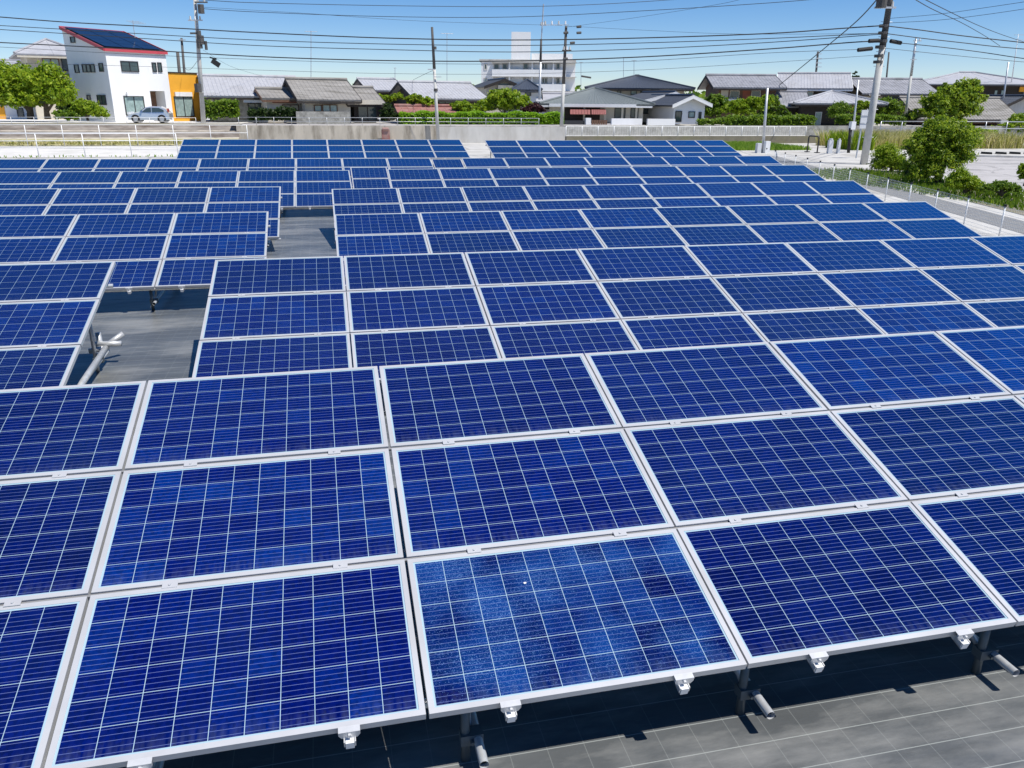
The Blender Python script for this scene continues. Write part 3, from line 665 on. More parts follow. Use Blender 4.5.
# ---- the white house with the red edged solar roof (turned to the lane)
def white_house():
    th = rad(46); C = at(116, 124, 70); C.z = 1.1
    e1 = Vector((math.cos(th), math.sin(th), 0)); e2 = Vector((-math.sin(th), math.cos(th), 0)); UP = Vector((0,0,1))
    nf, nl = Vector((math.sin(th), -math.cos(th), 0)), -e1
    def hitp(u, v, o, n):
        r = ray(u, v); k = (Vector(o) - Vector((0,0,CAMZ))).dot(n)/r.dot(n); return Vector((0,0,CAMZ)) + r*k
    fr_ = hitp(170, 90, C, nf); wF = (fr_-C).dot(e1); bl = hitp(67, 60, C, nl); dL = (bl-C).dot(e2)
    zF = hitp(107, 50, C, nf).z; zB = hitp(65, 29, C, nl).z
    t = thing('white_house', C, 'tall white two storey house with red edged solar roof at far left', 'house')
    z = lambda p, h: Vector((p.x, p.y, h))
    A, B, Dd = C, C+e1*wF, C+e2*dL
    # entry recess on the right end of the front
    q0 = hitp(151, 100, C, nf); xe = (q0-C).dot(e1); q1 = hitp(165.5, 100, C, nf); xe1 = (q1-C).dot(e1); zt = hitp(158, 91, C, nf).z; dp = 1.2
    b = MB()
    def prism(p0, p1, deep, z0, z1, off=0):   # block behind the front wall line
        a, c = C+e1*p0+e2*off, C+e1*p1+e2*off; b.obox(z(a,z0), c-a, e2*deep, (0,0,z1-z0))
    prism(0, xe, dL, C.z, zF-.02); prism(xe, xe1, dL-dp, C.z, zt, dp); prism(xe1, wF, dL, C.z, zF-.02); prism(xe, xe1, dL, zt, zF-.02)
    b.extr([z(A,zF-.02), z(Dd,zF-.02), z(Dd,zB)], e1*wF)
    b.build('wall', M['render_white'], t)
    # mono pitch roof
    o = .10; s = (zB-zF)/dL
    ra = [z(A-e1*o-e2*o, zF-s*o+.12), z(B+e1*o-e2*o, zF-s*o+.12), z(B+e1*o+e2*(dL+o), zB+s*o+.12), z(A-e1*o+e2*(dL+o), zB+s*o+.12)]
    rf = MB().slab(ra, .10).build('roof', M['tile_navy'], t)
    e = MB()
    for i in range(4):
        p, q = ra[i], ra[(i+1)%4]; d = (q-p); nn = d.cross(UP).normalized()
        e.obox(p - Vector((0,0,.17)), d, nn*.06, Vector((0,0,.25)))
    e.build('red_fascia', M['red_trim'], rf)
    sl = (ra[3]-ra[0]); rx = (ra[1]-ra[0]); nrm = rx.cross(sl).normalized()
    nx, ny = 3, 5
    for i in range(nx):
        for j in range(ny):
            p = ra[0] + rx*(.05+.9*i/nx) + sl*(.06+.9*j/ny) + nrm*.06
            MB().obox(p, rx*(.9/nx-.012), sl*(.9/ny-.006), nrm*.04).build('solar_panel', M['pv'], t)
    def fw(u0, v0, u1, v1, o_, n_, ax, m='glass', name='window', fm='darkframe'):
        a = hitp(u0, v1, o_, n_); c = hitp(u1, v0, o_, n_); wdt = (c-a).dot(ax)
        if wdt < 0: a = a + ax*wdt; wdt = -wdt
        return window_on(t, a, ax*wdt, (0,0,c.z-a.z), M[m], M[fm], n_, .06, name)
    for q in ((121.5,61.5,137.5,71.5),(152.5,62.5,155.5,72),(158,62.5,161,72)): fw(*q, C, nf, e1)
    fw(126, 96, 143, 115.5, C, nf, e1, 'curtain')
    a = hitp(126, 96, C, nf); c = hitp(143, 93.5, C, nf); MB().obox(a+nf*.07, e1*(c-a).dot(e1), nf*.12, (0,0,.3)).build('shutter_box', M['render_white'], t)
    Co = C+e2*dp
    dr = fw(152.5, 91.8, 163, 112, Co, nf, e1, 'brown', 'door', 'brown')
    for q in ((75.5,64.5,78.5,73),(83.3,64,86.2,72.5),(87.2,64,90,72.5),(91.5,64,94.5,72.5),(100,63,103,71.8),(71.3,36.5,74.8,43),(87.5,95,90.5,100),(98.5,95,105.5,105)): fw(*q, C, nl, e2)
    # orange cube on the right
    C2 = B + e1*.02 + e2*.5; r2 = hitp(202, 100, C2, nf); w2 = (r2-C2).dot(e1); zo = hitp(185, 73.5, C2, nf).z
    ob = MB().obox(z(C2,C.z), e1*w2, e2*5, (0,0,zo-C.z)).build('orange_wing', M['orange'], t)
    MB().obox(z(C2-nf*0-e2*.06,zo+.002), e1*w2, e2*5.1, (0,0,.09)).build('coping', M['darkwood'], ob)
    f = fw(176, 96.5, 192, 117, C2, nf, e1, 'curtain'); 
    a = hitp(174.5, 96.3, C2, nf); c = hitp(191, 93, C2, nf); MB().obox(a+nf*.01, e1*(c-a).dot(e1), nf*.14, (0,0,.34)).build('shutter_box', M['render_white'], t)
    # tv antenna
    q = ra[2].lerp(ra[1], .45); q = hitp(134.5, 34, ra[2]*.5+ra[1]*.5, nf) + Vector((0,0,-.3)); hh = 1.3; m = MB().tube([q, q+Vector((0,0,hh))], .03, 5)
    for k in range(4): m.tube([q+Vector((-.5,0,hh-.05-.05*k))+e1*.2*k, q+Vector((.5,0,hh-.05-.05*k))+e1*.2*k], .012, 4)
    m.build('antenna', M['galv'], t)
white_house()
house('old_white_house', 'older white house with a brown balcony door, behind the tall white house', 33, 84, 120, 54.5, 40, 82, 9, 'tile_light', 'cream', rot=20, o=.9, kind='hip', hip=4.5,
      feats=[('w',44.5,58.5,58.5,72,'curtain','brown'),('w',62.5,58,70,71),('p',40,74,76,77,'darkwood','ledge',.3)], fascia='cream', ribs=5)
house('white_building', 'low white building showing under the tree crowns at the left edge', -30, 62, 119, 102, 96, 84, 8, 'tile_light', 'render_white', ribs=5, o=.3, feats=[('p',-8,106,4,119,'orange','panel'),('w',18,108,23,117)])
house('white_block', 'plain white building at the left edge above the tree', -40, 12, 115, 66, 60, 110, 10, 'tile_light', 'render_white', ribs=5, o=.3)
# ---- the grey tiled houses left of centre
house('grey_tile_house', 'long grey tiled house behind the leaning pole and clipped hedge', 214, 298, 118.5, 96, 77, 72, 10, 'tile_light', 'stonewall', rot=10, o=.9,
      feats=[('p',243,98.5,262,102.5,'white','canopy',.8,.7),('w',249,103,262,118,'glass')])
house('small_tile_house', 'small weathered house with red brown eaves beside the block wall', 267, 301, 119, 98, 89.5, 69, 6, 'tile_old', 'cream', rot=11, o=.5, fascia='brown',
      feats=[('w',283,104.5,299,118,'glass','brown'),('p',272,100.5,296,102.8,'redbrown','eave_board',.35)])
house('weathered_house', 'weathered brown tiled house with cream wall above a stone block wall', 305, 351, 119, 99.5, 80, 68, 8, 'tile_old', 'cream', rot=11, o=.9,
      feats=[('w',322.5,104.5,337.5,112.3,'curtain','brown'),('p',319.5,99.8,340,103.8,'darkwood','window_hood',.3),('w',314,104.8,321.5,112,'curtain','brown')])
house('lean_to_house', 'open fronted annex with pale awning beside the weathered house', 354, 376, 121, 103, 88, 69, 8, 'tile_old', 'darkwood', rot=8, o=.8, feats=[('p',352.5,100.2,380,104.2,'cream','awning',.9,.85),('w',358,105,377,121,'glass','darkwood')])  # dark pane below the awning stands in for the shaded open front
tag(MB().box((at(296.5,120,66).x,66,1.15),(at(350,120,66).x,66.3,at(320,111.6,66).z)).build('block_wall', M['stonewall'], loc=at(320,124,66)), 'weathered grey stone block wall below the cream house', 'wall')
hedge('dark_hedge', 'dark green hedge left of the stone block wall', 250, 296, 110, 120, 66.5, .8, M['leaf_dark'], 1500)
hedge('clipped_hedge', 'clipped green hedge with wooden props beside the grey tiled house', 206, 237, 102, 117, 69, 1.0, M['leaf_mid'], 2000)
house('back_tile_house', 'grey tiled house standing behind the light green shrub', 372, 399, 108, 90, 79.5, 84, 8, 'tile_light', 'darkwood', rot=8, o=.8, feats=[('w',388,93.5,392,97,'curtain')])
house('broad_tile_house', 'broad light grey tiled house behind the white topped pole', 417, 481, 112, 98.5, 83, 76, 9, 'tile_light', 'darkwood', rot=9, o=.8, feats=[('w',438,100,452,104,'curtain'),('p',425,104.8,452,106.5,'cream','sill',.2)])
house('rusty_shed', 'low shed with a rusty red roof behind the bright hedge', 401, 456, 119, 112.6, 106.5, 68.5, 4, 'rust', 'darkwood', o=.4, ribs=.5, cat='shed')
hedge('bright_hedge', 'long bright green clipped hedge behind the guard rail', 401, 563, 113.5, 124.5, 66.2, 1.3, M['leaf_hedge'], 12000, .10, wob=.045)
# ---- apartment block
def apartment():
    Y = 150; t = thing('apartment_block', at(527,110,Y), 'white apartment block with stair tower and rows of balconies', 'building'); D = 14; t.location.z = 1; t.location.x = at(527,80,Y).x
    X = lambda u, v=80: at(u, v, Y).x
    Zv = lambda v: at(527, v, Y).z
    MB().box((X(482),Y,1),(X(573),Y+D,Zv(62))).build('wall', M['render_white'], t)
    MB().box((X(480,60),Y-.15,Zv(62)+.01),(X(574,60),Y+D+.2,Zv(59.5))).build('parapet', M['newwall'], t)
    MB().box((X(531.5,56),Y+3,Zv(59.5)),(X(571.5,56),Y+D-2,Zv(52.5))).build('penthouse', M['render_white'], t)
    MB().box((X(511.5,45),Y+2,Zv(59.5)),(X(530.5,45),Y+D-1,Zv(31))).build('stair_tower', M['render_white'], t)
    for k in range(4):
        v0 = 63.2 + 14.3*k
        for (a, c) in ((484.5,488),(494,500),(502.5,508),(523,528.5),(541,547),(555,559)):
            win(t, a, v0, c, v0+6.4, Y, 'glass' if (k+a) % 2 < 1.2 else 'curtain', 'newwall', fr=.18)
        MB().box((X(493),Y-1.3,Zv(v0+13.5)),(X(564),Y-.01,Zv(v0+6.6))).build('balcony', M['render_white'], t)
        MB().box((X(492.5),Y-1.5,Zv(v0-.9)),(X(574),Y-.01,Zv(v0-.3))).build('slab_edge', M['newwall'], t)
        for u in (510, 531.8, 552): MB().box((X(u)-.12,Y-1.3,Zv(v0+6.4)),(X(u)+.12,Y-.02,Zv(v0-.8))).build('partition', M['render_white'], t)
    t.rotation_euler.z = rad(-14)
apartment()
gable_front('cream_gable_house', 'cream gabled two storey house in front of the apartment block', 484, 505, 524, 112, 86.5, 79, 87, 92, 9, 'tile_navy', 'cream', feats=[('p',497,85.5,512,89,'stonewall','balcony',.6),('w',495,89,502,93)])
house('navy_roof_house', 'white house with a steep dark blue roof beside the cream gable', 517, 536, 110, 89.5, 79.8, 88, 8, 'tile_navy', 'render_white', rot=-14, kind='hip', hip=3.8, o=.6, feats=[('w',525,91.5,531,96)], fascia='tile_navy')
house('pale_tile_house', 'pale roofed house squeezed between apartment block and green roofed house', 548, 586, 112, 104, 94, 90, 9, 'tile_light', 'cream', rot=-14, o=.6, ribs=5)
house('small_white_house', 'small white outbuilding right of the maroon bush', 545, 560, 119, 106, 102, 75, 5, 'tile_light', 'render_white', o=.3, ribs=5, feats=[('w',551,108,556,111)])
# ---- green grey hip roofed house with carport
def green_house():
    Y = 72; t = house('green_roof_house', 'low house with green grey hip roof and striped porch awning', 551, 640, 120, 103.8, 88.2, Y, 11, 'tile_green', 'cream', rot=-16, o=.9, kind='hip', hip=5.2, fascia='render_white',
        feats=[('p',551,104.2,633,106.6,'render_white','eave_board',.95,.2),('p',565.5,107.5,600,123,'darkwood','carport_shade_panel',.03),('w',613,107.5,624,119,'glass'),('w',628,107.5,636,118,'glass')])  # flat dark panel on the wall stands in for the carport's shade
    for u0, u1 in ((576.5,596),(597,611)):
        a, c = at(u0, 110, Y-1.6), at(u1, 110, Y-1.6); zt, zb = at(u0,108.8,Y-1.6).z, at(u0,114.3,Y-1.6).z
        m = MB(); n = 7
        for k in range(n):
            x0, x1 = a.x+(c.x-a.x)*k/n, a.x+(c.x-a.x)*(k+1)/n-.03
            m.add([(x0,Y-.1,zt),(x1,Y-.1,zt),(x1,Y-1.2,zt-.1),(x0,Y-1.2,zt-.1),(x0,Y-1.7,zb),(x1,Y-1.7,zb),(x0,Y-.1,zt-.05),(x1,Y-.1,zt-.05),(x1,Y-1.65,zb-.02),(x0,Y-1.65,zb-.02)], [(0,3,2,1),(3,4,5,2),(6,7,8,9)])
        m.build('awning', M['awning'], t)
    for u in (586, 606, 622, 635): 
        p = at(u, 112, Y-.4); MB().box((p.x-.09,Y-.49,1),(p.x+.09,Y-.31,at(u,105,Y).z)).build('porch_post', M['cream'], t)
    return t
green_house()
gw = [('garden_wall','white rendered garden wall in front of the green roofed house',611.5,642,118.5),('garden_wall','white rendered garden wall in front of the gable with white rakes',647.5,675,118.8)]
for nm, lb, a, c, v in gw:
    p, q = at(a,125,66.5), at(c,125,66.5); tag(MB().box((p.x,66.5,.8),(q.x,66.75,at(a,v,66.5).z)).build(nm, M['render_white'], loc=(p.x,66.5,.8)), lb, 'wall', 'white garden walls')
p, q = at(585.5,125,66.5), at(590.5,125,66.5); g = thing('gate', (p.x,66.5,1), 'brown slatted garden gate beside white post', 'gate')
MB().box((p.x,66.4,.8),(q.x,66.75,at(588,118,66.5).z)).build('gate_post', M['render_white'], g)
q2 = at(608,125,66.5); b = MB(); x = q.x+.1
while x < q2.x-.1: b.box((x,66.5,.95),(x+.16,66.56,at(588,120,66.5).z)); x += .2
b.build('slats', M['brown'], g)
p, q = at(564,125,66.6), at(584.5,125,66.6); tag(MB().box((p.x,66.6,.8),(q.x,66.7,at(575,120.5,66.6).z)).build('carport_fence', M['darkframe'], loc=(p.x,66.6,.8)), 'dark carport fence panel left of the white gate post', 'fence')
house('large_blue_roof_house', 'large two storey house with blue grey hip roof at centre right', 596, 680, 112, 88, 76.2, 86, 11, 'tile_navy', 'cream', rot=-18, o=1.0, kind='hip', hip=4.6, fascia='darkwood',
      feats=[('w',618,89.8,622,95),('w',631,89.8,637,95,'curtain'),('w',640,89.8,644.5,95),('w',650,89,658,94.5),('p',598,89,606,97,'cream','panel',.3)])
gable_front('dark_gable_house', 'low dark roofed wing with white rake boards, left of the white gable', 655-20, 676, 690, 112, 103, 92.3, 99, 76, 8, 'tile_navy', 'cream', fascia='render_white', feats=[('w',641,105,652,114)])
gable_front('white_gable_house', 'small white gable fronted house with dark door', 672.5, 693.5, 712.5, 123, 105.3, 95.6, 104.5, 70, 9, 'tile_navy', 'render_white', o=.6, fascia='render_white', feats=[('w',674.5,111,682,122,'glass','darkframe','door'),('w',688,111.5,695,118,'curtain'),('w',698,112,701.5,120)])
# ---- red brown house
house('red_brown_house', 'two storey red brown timber house with grey tiled roof behind green trees', 721, 772, 112, 87.3, 75.8, 80, 9, 'tile_grey', 'brown', rot=-17, o=1.0,
      feats=[('w',731,90.5,740.5,98,'glass','cream'),('p',723,90,730.5,98.5,'cream','plaster_panel'),('p',742.5,90,750,100,'redbrown','red_panel'),('w',750.5,90.5,759.5,97,'glass','cream'),('p',723,98.8,742,101,'render_white','balcony_rail',.3),('p',730,88.6,768,89.8,'stonewall','window_head',.12)])
# ---- houses right of it
house('white_ridge_house', 'two storey house with pale tiled roof under the slanting cable', 786, 838, 112, 88, 74, 84, 9, 'tile_light', 'darkwood', rot=-30, o=.9, fascia='render_white',
      feats=[('w',804,91.5,813.5,97.5,'curtain','cream'),('w',797.5,91.5,803.5,97),('p',794,91,797,97.5,'cream','plaster_panel'),('w',820,91.5,828,97)])
house('grey_wing_house', 'low grey tiled wing behind the topiary tree', 777, 803, 116, 106.5, 92, 76, 8, 'tile_grey', 'darkwood', rot=-24, o=.6)
house('pale_roof_house', 'single storey house with broad pale roof and grey sliding door', 806, 868, 125, 103.2, 91.3, 72, 9, 'tile_light', 'darkwood', rot=-24, o=.9, ribs=.6, kind='hip', hip=3.5,
      feats=[('w',816.5,112,824.5,129,'paleroad' if False else 'curtain','galv','door'),('p',849,103.5,862,112,'orange','ochre_panel'),('w',828,108,840,114)])
house('white_wall_house', 'pale roofed two storey house with cream wall behind the main pole', 868, 926, 116, 93.5, 79.5, 82, 10, 'tile_grey', 'cream', rot=-16, o=.7,
      feats=[('w',884,95,905,101,'glass'),('w',916.5,94,922,100.8),('p',900,104,924,105.5,'newwall','ledge',.2),('w',906,108,915,112,'curtain')])
house('dark_wall_house', 'long two storey house with pale hipped roof and dark walls at right', 930, 1018, 112, 83.8, 73, 90, 12, 'tile_light', 'darkwood', rot=-28, o=1.3, kind='hip', hip=5.5, ribs=5,
      feats=[('w',989,90,993,95.5,'curtain'),('w',994,90,998,95.5,'curtain'),('p',1008,86,1030,92,'orange','ochre_wall',.25),('w',1010,92,1022,97)])
house('old_tile_house', 'old weathered tiled cottage partly hidden by the dark tree', 926, 1006, 124, 119, 98.3, 74, 9, 'tile_old', 'brown', rot=-14, o=.6, feats=[('p',991,119.2,1016,123.2,'paleroad' if False else 'newwall','tin_canopy',.9,.85)])
gable_front('pale_gable_house', 'pale grey gabled house cut by the right edge of the photo', 1003, 1026, 1050, 122, 107, 96, 108, 76, 8, 'tile_navy', 'newwall')

# ------------------------------------------------------------------ car
def car():
    Y = 66.0; a, c = at(128.5, 124.5, Y), at(170.5, 124.5, Y); z0 = 1.32; Lx = c.x-a.x; W = 1.65
    t = thing('parked_car', ((a.x+c.x)/2, Y+W/2, z0), 'silver hatchback car parked in front of the white house', 'car')
    s = Lx/3.85; x = lambda q: a.x + q*s
    prof = [(.05,.28),(.02,.55),(.12,.78),(.75,.92),(1.15,1.0),(1.75,1.42),(2.2,1.5),(3.0,1.48),(3.5,1.28),(3.72,.98),(3.84,.85),(3.85,.40),(3.75,.26)]
    b = MB(); n = len(prof); rows = []
    for yy, sh in ((0.0,.0),(.10,.06),(W-.10,.06),(W,0.0)):
        rows.append([(x(p[0]), Y + yy + (.16*(max(0,p[1]-.85)) if yy < W/2 else -.16*(max(0,p[1]-.85))), z0 + p[1]*s*1.0 + (sh*.5 if p[1] > .5 else 0)) for p in prof])
    vs = [v for r in rows for v in r]; fs = [tuple(range(n))[::-1], tuple(range(3*n, 4*n))]
    for k in range(3):
        for i in range(n): fs.append((k*n+i, k*n+(i+1)%n, (k+1)*n+(i+1)%n, (k+1)*n+i))
    body = b.add(vs, fs).build('body', M['carpaint'], t)
    def glass(pts, name='side_window'):
        MB().extr([(x(p), Y-.012 + .16*max(0,q-.85), z0+q*s) for p, q in pts], (0,-.012,0)).build(name, M['glass'], t)
    glass([(1.35,1.0),(1.80,1.36),(2.22,1.42),(2.22,1.0)]); glass([(2.30,1.0),(2.30,1.42),(2.95,1.40),(3.35,1.2),(3.40,1.05)])
    MB().extr([(x(1.18),Y+.15,z0+1.05*s),(x(1.18),Y+W-.15,z0+1.05*s),(x(1.68),Y+W-.22,z0+1.42*s),(x(1.68),Y+.22,z0+1.42*s)],(-.03,0,.02)).build('windscreen', M['glass'], t)
    for q in (.72, 3.12):
        for yy in (Y-.01, Y+W-.19):
            wh = MB().tube([(x(q),yy,z0+.29),(x(q),yy+.2,z0+.29)], .30, 16).build('wheel', M['tyre'], t)
            MB().tube([(x(q),yy-.012,z0+.29),(x(q),yy+.0,z0+.29)], .17, 12).build('rim', M['galv'], wh)
    for yy in (Y+.08, Y+W-.38): MB().box((x(.03)-.02,yy,z0+.6),(x(.22),yy+.3,z0+.76)).build('headlight', M['white'], t)
    MB().box((x(3.72),Y-.008,z0+.78),(x(3.86),Y+.14,z0+1.02)).build('tail_light', M['lamp'], t)
    MB().box((x(0)-.02,Y+.3,z0+.32),(x(.06),Y+W-.3,z0+.5)).build('grille', M['darkframe'], t)
    MB().box((x(1.38),Y-.16,z0+1.0),(x(1.52),Y-.02,z0+1.12)).build('wing_mirror', M['carpaint'], t)
car()

# ------------------------------------------------------------------ poles
def pole(name, label, top, base, Y, d0, d1, mtop=None, split=None, zb=None, group='concrete utility poles', mbase='pole'):
    B, T = at(*base, Y), at(*top, Y)
    if zb is not None: B.z = zb
    t = thing(name, B, label, 'utility pole', group)
    T = Vector((T.x, Y, T.z)); 
    if split:
        S = at(*split, Y); S = B.lerp(T, (S.z-B.z)/(T.z-B.z))
        MB().tube([B, S], d0/2, 12, d0/2+(d1-d0)/2*.5).build('shaft', M[mbase], t, True)
        MB().tube([S, T], d0/2+(d1-d0)/2*.5+.004, 12, d1/2).build('upper_shaft', M[mtop or 'poledark'], t, True)
    else: MB().tube([B, T], d0/2, 12, d1/2).build('shaft', M[mbase], t, True)
    return t, B, T
def arm(t, u0, u1, v, Y, th=.07, m='galv', ins=0, name='crossarm', v1=None):
    a, c = at(u0, v, Y), at(u1, v if v1 is None else v1, Y)
    o = MB().obox(a+Vector((0,-.16-th,-th/2)), c-a, (0,th,0), (0,0,th)).build(name, M[m], t)
    for k in range(ins):
        p = a.lerp(c, (k+.5)/ins); MB().tube([(p.x,p.y-.2,p.z+.04),(p.x,p.y-.2,p.z+.28)], .07, 8, .05).build('insulator', M['white' if k % 2 else 'newwall'], o)
    return o
# main pole at right
YP = 39.6
t, B, T = pole('utility_pole', 'large concrete utility pole with dark upper half at right, beside the bushes', (896.5,-40), (863.5,165), YP, .40, .26, split=(881,47), zb=0)
arm(t, 872, 893, 8, YP, .09, ins=3); arm(t, 876, 898, -14, YP, .09, ins=3)
q = at(882, 0, YP-.45); MB().tube([(q.x,q.y,q.z-.35),(q.x,q.y,q.z+.75)], .26, 12).build('transformer', M['poledark'], t)
for u, v in ((884,26),(883,33),(882.5,41),(880,47),(879,56),(878,62)):
    p = at(u, v, YP); MB().tube([p+Vector((0,0,-.07)), p+Vector((0,0,.07))], .24, 12).build('band', M['poledark'], t)
for u0, v0, u1, v1 in ((869,41,879,40.5),(890.5,41,901,43),(858,50,872,48.5)):
    a, c = at(u0,v0,YP-.25), at(u1,v1,YP-.25); MB().tube([a, a.lerp(c,.1), a.lerp(c,.9), c], .10, 8, .10).build('cable_joint', M['black'], t)
for k in range(10):
    p = at(866+2.0*k, 150-13*k, YP); p = B.lerp(T, (k+2)/14); MB().tube([p+Vector((-.34,0,0)), p+Vector((.34,0,0))], .012, 5).build('step_bolt', M['galv'], t)
# leaning left pole
YL = 66.8
t, B, T = pole('utility_pole', 'tall concrete utility pole with cross arms beside the orange wing', (194.5,-6), (203.5,122.5), YL, .36, .22, zb=1.25, mbase='poledark' if False else 'pole')
arm(t, 195, 208, 2.5, YL, .10, 'poledark', 2); arm(t, 188.5, 203, 20.5, YL, .08, 'galv', 3); arm(t, 190.5, 199, 33.5, YL, .12, 'poledark'); arm(t, 200, 214, 92, YL, .06, 'white')
for u, v, r in ((201,9,.22),(201,40,.22),(199,35,.16),(199.5,44,.2),(198,88,.25),(206,45.5,.1)): 
    p = at(u, v, YL-.3); MB().tube([p+Vector((0,0,-.3)), p+Vector((0,0,.3))], r, 8).build('fitting', M['poledark'], t)
p = at(210.5, 62.5, YL); MB().obox(p, (.5,0,-.35), (0,.3,0), (.2,0,.3)).build('cable_box', M['black'], t)
p = at(209.5, 58, YL); MB().obox(p, (.45,0,-.12), (0,.3,0), (.03,0,.1)).build('cable_box', M['black'], t)
t, B, T = pole('utility_pole', 'slim pole with a dark top rising behind the orange wing', (181.5,38), (183.5,80), 90, .3, .22, mbase='poledark', zb=1); arm(t, 179, 186, 40, 90, .08)
pole('utility_pole', 'short grey stub pole left of the slim dark pole behind the orange wing', (177.5,52), (179,80), 90, .32, .3, mbase='poledark', zb=1)
t, B, T = pole('utility_pole', 'white based pole with dark top standing against the concrete wall, left of centre', (432,27), (438.3,141), 62.0, .26, .17, split=(434,69), zb=0)
arm(t, 427.5, 435, 69.5, 62.0, .07); arm(t, 433, 441, 77, 62.0, .05); 
for v in (48, 90): p = at(434.5+(v-48)*.03, v, 62); MB().tube([p+Vector((0,0,-.1)), p+Vector((0,0,.1))], .15, 8).build('band', M['poledark'], t)
t, B, T = pole('utility_pole', 'thin dark pole with a mast, left of the pair in front of the apartment block', (541.2,39), (539,112), 80, .27, .2, mbase='galv', zb=1, split=(540.5,62))
a = at(541.4,39,80); c = at(543.5,4,80); MB().tube([a, c], .06, 6).build('mast', M['galv'], t); arm(t, 539.5, 546, 25.5, 80, .07, 'galv', 3)
t, B, T = pole('utility_pole', 'white based pole with dark upper half, right of the apartment block pair', (566.2,26), (561.3,131), 63.3, .30, .2, split=(563,84), zb=1.0)
arm(t, 561.5, 570.5, 50.5, 63.3, .08, 'poledark', 3); arm(t, 541, 568, 25.2, 63.3, .05, 'galv', 4)
for u, v in ((571.5,43),(565,33),(564.5,59),(578,27),(578,33)): p = at(u, v, 63.2); MB().tube([p+Vector((-.1,0,0)), p+Vector((.25,0,.03))], .09, 8).build('fitting', M['poledark'], t)
p = at(582, 77, 63.3); MB().obox(p, (.75,0,-.1), (0,.2,0), (0,0,.12)).build('street_light', M['poledark'], t)
t, B, T = pole('utility_pole', 'slim concrete pole right of the large pole, in front of the cream wall', (916,39.5), (904.5,124), 71, .28, .2, split=(909.5,76), zb=1.0, mtop='galv')
arm(t, 912, 920, 41, 71, .08, 'galv', 2); arm(t, 911.5, 917, 52, 71, .07); arm(t, 909.5, 915, 59.5, 71, .07)
t, B, T = pole('utility_pole', 'distant pole with cross arms above the pale roofed house', (818,51.5), (815.5,90), 120, .34, .3, mbase='poledark', zb=1)
for v in (54, 58.5, 63, 67): arm(t, 815-.2*(v-50)*.1, 821-.2*(v-50)*.1, v, 120, .1)
pole('utility_pole', 'plain distant pole seen right of the large pole', (889,52), (886.5,95), 100, .26, .2, mbase='poledark', zb=1)
pole('utility_pole', 'thin grey pole in front of the dark walled house at right', (1008.5,62), (1002.5,112), 78, .2, .16, mbase='galv', zb=1)
t, B, T = pole('antenna_mast', 'white antenna mast on the roofline at the right edge', (1018.5,34), (1011.5,82), 88, .14, .06, mbase='white', group='roof antennas'); t['category'] = 'antenna'; arm(t, 1013, 1024, 35, 88, .05); arm(t, 1014.5, 1022, 40, 88, .05)
# small pole with control box at the end of the arrays
t, B, T = pole('lamp_post', 'short grey steel post with box at the corner of the mesh fence', (767.5,88), (762.5,153), 49.8, .2, .14, zb=0, mbase='galv', group='steel posts'); t['category'] = 'post'
q = at(761.5, 148, 49.6); MB().box((q.x-.45,49.3,0),(q.x-.18,49.6,at(760,143,49.6).z)).build('control_box', M['signback'], t); MB().box((q.x+.1,49.25,0),(q.x+.42,49.55,at(760,141,49.6).z)).build('control_box', M['white'], t)
t, B, T = pole('steel_post', 'thin steel post standing between the round shrub and the white sign', (858.5,80), (851.5,146), 52, .16, .1, zb=0, mbase='galv', group='steel posts'); t['category'] = 'post'
t, B, T = pole('marker_post', 'black marker post with a white top on the lane corner', (850.5,128), (848.5,152), 49, .2, .2, zb=0, mbase='black', group='steel posts'); t['category'] = 'post'; MB().box((B.x-.16,48.85,1.5),(B.x+.16,49.15,2.0)).build('head', M['white'], t)
for lb, u, wd in (('wide pale bollard left of the black marker post', 829.5, .30), ('slim pale bollard next to the black marker post', 838, .16)):
    p = at(u, 151, 48.5); o = MB().box((p.x-wd/2,48.4,0),(p.x+wd/2,48.6,at(u,140,48.5).z)); o.tube([(p.x,48.5,at(u,140,48.5).z),(p.x,48.5,at(u,138.5,48.5).z)], wd*.4, 8); tag(o.build('bollard', M['signback'], loc=(p.x,48.5,0)), lb, 'bollard', 'pale bollards on the lane corner')
t = thing('sign_board', at(864,160,44), 'white sign board seen from behind on a thin post beside the large pole', 'sign'); t.location.z = 0
a, c = at(859.5,128.5,44), at(873.5,110,44); MB().box((a.x,44,a.z),(c.x,44.05,c.z)).build('board', M['signback'], t)
p = at(865.5,110,44); MB().tube([(p.x-.08,44.1,0),(p.x,44.1,p.z)], .045, 8).build('post', M['galv'], t)
b = MB()
for f in (.3,.7): z = a.z+(c.z-a.z)*f; b.box((a.x+.03,43.97,z-.02),(c.x-.03,43.998,z+.02))
b.build('stiffener', M['galv'], t)
# steel barrier frame
t = thing('barrier', gnd(812,152), 'dark inverted U shaped steel barrier on the pale lane', 'barrier'); a, c = gnd(807,152), gnd(817,153)
zt = 1.05; MB().tube([a, Vector((a.x,a.y,zt-.08)), Vector((a.x+.06,a.y,zt)), Vector((c.x-.06,c.y,zt)), Vector((c.x,c.y,zt-.08)), c], .045, 8).build('frame', M['darkframe'], t, True)
for p in (a, c): MB().box((p.x-.14,p.y-.14,.008),(p.x+.14,p.y+.14,.05)).build('foot', M['darkframe'], t)
# pipe rail at the back of the weed strip
rail_fence('guard_rail', 'grey rail behind the reeds at the right', [880+21*k for k in range(0,9)], 60, .4, [1.75, 1.2], M['galv'], .035)

